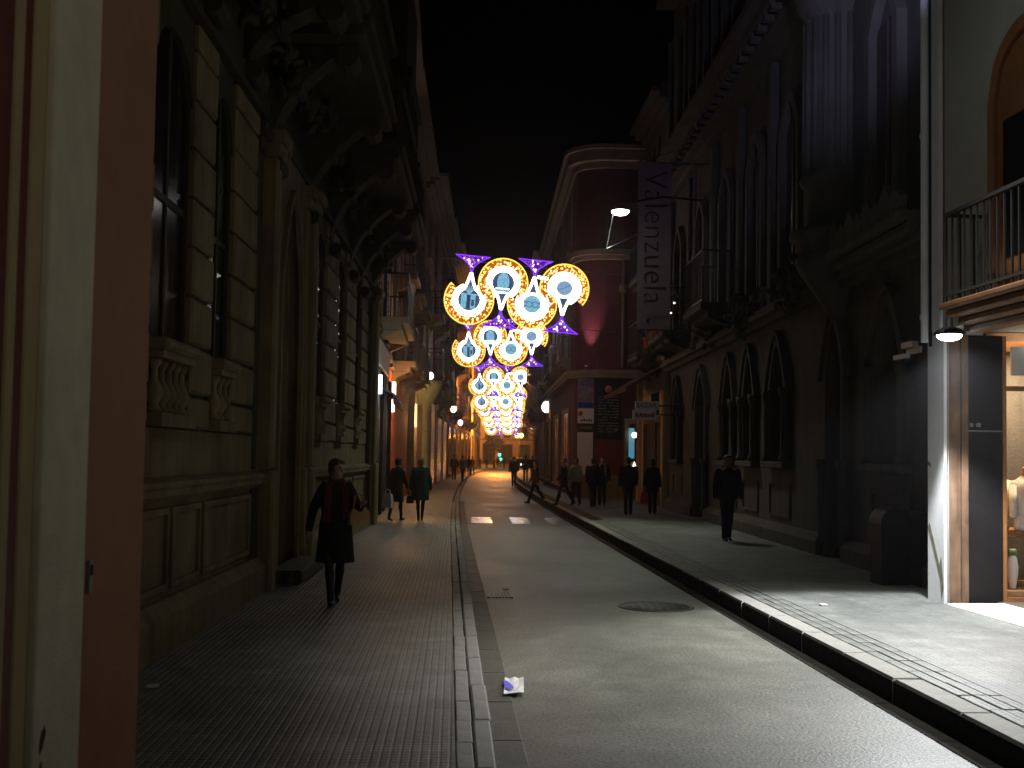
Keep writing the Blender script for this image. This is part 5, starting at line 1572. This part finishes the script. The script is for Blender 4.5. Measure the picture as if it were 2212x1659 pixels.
    if scarf:
        mb = M()
        for sx, zb in ((-1, .98), (1, 1.02)):
            pr = [T(sx * .055, .0, 1.46), T(sx * .085, -.085, 1.40), T(sx * .10, -.142 * bulk, 1.25), T(sx * .105, -.150 * bulk, 1.1), T(sx * .11, -.162 * bulk, zb)]
            for i in range(len(pr) - 1):
                for o_ in (-.03, 0, .03):
                    mb.cap(Lq(pr[i] + V(o_, 0, 0)), Lq(pr[i + 1] + V(o_, 0, 0)), .018 * k, .018 * k, 6)
        mb.tube([tuple(T(.07 * math.cos(6.2832 * i / 12), .062 * math.sin(6.2832 * i / 12) + .008, 1.46 + .015 * math.sin(6.2832 * i / 12))) for i in range(12)], .026 * k, 8, closed=True)
        fuse('scarf', mb, cloth('scarf_%d' % len(MT), scarf), t, .012, 1)
    wm = Matrix.Translation(pos) @ Matrix.Rotation(face, 4, 'Z')
    return t, [wm @ a[2] + (wm.to_3x3() @ a[3]) * .08 * k for a in armp]


def bag(pos, w, h, d, m, label, name='shoulder_bag', rz=0.0, handle=.12, cat='bag'):
    t = thing(name, label, cat, pos, rz=rz)
    mb = M()
    mb.prism([(-w / 2, 0), (w / 2, 0), (w / 2 * .92, h * .6), (w / 2 * .7, h), (-w / 2 * .7, h), (-w / 2 * .92, h * .6)], lambda x, z: (x, -d / 2 * (1.1 - z / h * .5), z), lambda x, z: (x, d / 2 * (1.1 - z / h * .5), z))
    obj('pouch', mb, m, t, local=True)
    mb = M(); mb.tube([(-w * .25, 0, h - .01), (-w * .2, 0, h + handle * .8), (0, 0, h + handle), (w * .2, 0, h + handle * .8), (w * .25, 0, h - .01)], .009, 6)
    obj('handle', mb, m, t, local=True)
    return t


PI = math.pi
# left pavement
t, hd = person((-1.20, 11.42, PZ), .12, 'woman in black knee length coat and dark red scarf on the left pavement, head turned', 1.66, (.012, .012, .014), .50, 1.2, bare=True, stride=.27,
               arms=((-.18, .35, .32), (.15, 1.75, .30, -.9)), hair='brown', head_turn=.75, fine=True, scarf=(.08, .012, .018))
bag((-.965, 11.33, .93), .22, .16, .08, mat('tan_leather', (.32, .18, .08), .5, .2, 9, .1), 'tan handbag under the arm of the woman with the red scarf', rz=.5, handle=.15)
t, hd = person((-1.33, 25.7, PZ), 2.6, 'woman in dark coat leaning forward on the left pavement with a pale bag', 1.62, (.016, .022, .026), .52, 1.15, bare=True, stride=.25, arms=((.2, .3, .1), (.1, .1, .22)), hair='dark', lean=.10, long_hair=False)
bag((-1.52, 25.6, .42), .27, .32, .12, MT['white'], 'pale carrier bag hanging from the hand of the leaning woman', 'carrier_bag', 2.6, .10)
person((-.78, 25.8, PZ), PI, 'woman in teal winter coat with fair hair seen from behind', 1.62, (.008, .055, .050), .55, 1.12, bare=True, stride=.14, arms=((.1, .15, .16), (-.1, .15, .16)), hair='blond', bulk=1.15)
bag((-1.02, 25.75, .52), .17, .18, .07, MT['ink'], 'small black bag at the left side of the woman in teal', rz=.2, handle=.16)
person((-.05, 68, PZ), PI, 'man in dark jacket far down the left pavement, nearer of a walking pair', 1.75, (.02, .02, .022), .82, stride=.3, fem=False)
person((.45, 64.5, PZ), PI - .2, 'man in grey jacket at the kerb far down the left pavement', 1.74, (.05, .055, .06), .80, stride=.36, fem=False, lead=-1)
person((1.05, 82, PZ), PI, 'small dark figure by the left kerb beyond the walking pair', 1.7, (.015, .015, .017), .7, stride=.3)
person((1.35, 86, PZ), PI + .2, 'small figure in reddish coat by the left kerb, farthest on that side', 1.66, (.08, .02, .015), .7, stride=.3, lead=-1)
# far crowd on the crossing
crowd = [(3.0, 133, 'leftmost of the far figures under the round tree', (.03, .02, .015)), (3.9, 137, 'dark figure under the round tree, second from its left', (.015, .015, .015)), (4.7, 135, 'figure in rust coat below the round tree', (.12, .03, .01)),
         (5.3, 139, 'dark figure below the right edge of the round tree', (.02, .02, .025)), (5.9, 134, 'figure beside the green traffic light', (.02, .018, .015))]
for k, (x, y, lab, c) in enumerate(crowd):
    person((x, y, 0.0), (0, PI, .5, 2.8, PI)[k], lab, 1.6 + .04 * k, c, .75, stride=.25, lead=(-1) ** k, fem=bool(k % 2), group='people crossing at the far end')
# right side, in the road and on the pavement
person((3.13, 58.9, 0.02), PI, 'tall dark figure walking away in the road edge before the bright orange road', 1.78, (.012, .012, .012), .84, stride=.18, bulk=1.1, fem=False)
person((4.11, 64.6, PR), PI, 'figure in brown coat walking away beside the tall dark figure', 1.72, (.07, .025, .012), .75, stride=.22, lead=-1, fem=False)
person((4.98, 71.4, PR), PI, 'dark figure at the inner side of the walking trio', 1.70, (.02, .018, .018), .8, stride=.2)
person((2.80, 38.6, 0), -PI / 2 - .2, 'man in brown jacket striding off the right kerb to the left', 1.72, (.07, .05, .03), .80, stride=.36, fem=False, hair='brown', arms=((.35, .3, .1), (-.35, .3, .1)))
person((3.30, 33.6, PR), -PI / 2, 'person in dark blue jacket striding across behind the man in brown', 1.66, (.018, .022, .035), .78, stride=.34, hair='grey', lead=-1, arms=((-.35, .3, .1), (.35, .3, .1)))
person((3.68, 33.7, PR), -.5, 'woman in pale beige jacket and dark trousers on the right pavement', 1.62, (.42, .38, .30), .84, stride=.15, hair='dark', arms=((.15, .4, .2), (.1, .5, .15)), long_hair=True)
person((4.10, 32.9, PR), PI + .2, 'bulky figure in black coat with reddish face beside the woman in beige', 1.60, (.012, .012, .012), .74, stride=.1, bulk=1.25, head_turn=.9)
person((4.51, 33.9, PR), -.1, 'figure in black jacket with a pale collar next to the bulky figure', 1.68, (.014, .014, .016), .8, stride=.12, fem=False, bulk=1.05, scarf=(.25, .25, .26))
person((4.47, 28.5, PR), PI, 'dark figure with broad shoulders on the right pavement below the BAZAR sign', 1.66, (.014, .016, .014), .82, stride=.10, bulk=1.15, fem=False)
t, hd = person((5.22, 29.2, PR), PI - .1, 'woman in black coat carrying a red bag by the cream doorways', 1.62, (.010, .010, .012), .68, 1.1, stride=.14, arms=((.1, .15, .14), (.3, .05, .14)), bulk=1.05)
bag((hd[1].x, hd[1].y, hd[1].z - .42), .22, .30, .11, MT['red_ink'], 'red carrier bag held low in front of the cream doorway', 'carrier_bag', .1, .16)
person((4.95, 20.0, PR), .05, 'man in dark jacket and jeans walking up along the dark stone building', 1.74, (.035, .037, .035), .82, legs=(.022, .026, .035), stride=.16, fem=False, hair='dark', fine=True, bulk=1.1, arms=((.12, .2, .14), (-.12, .2, .14)), hood=True)

# ================================================================== added thin haze, stands in for lens bloom round the lamps
mb = M(); mb.box(-62, 72, -32, 232, -1.65, 17.2)
hz = root_obj('haze', mb, None, (0, 0, 0), kind='stuff')
hm = bpy.data.materials.new('night_air'); hm.use_nodes = True
nt = hm.node_tree; nt.nodes.remove(nt.nodes["Principled BSDF"])
pv = nt.nodes.new("ShaderNodeVolumePrincipled"); pv.inputs["Density"].default_value = 0.0008; pv.inputs["Color"].default_value = (.85, .86, .95, 1); pv.inputs["Anisotropy"].default_value = .85
nt.links.new(pv.outputs[0], nt.nodes["Material Output"].inputs["Volume"])
hz.data.materials.clear(); hz.data.materials.append(hm)
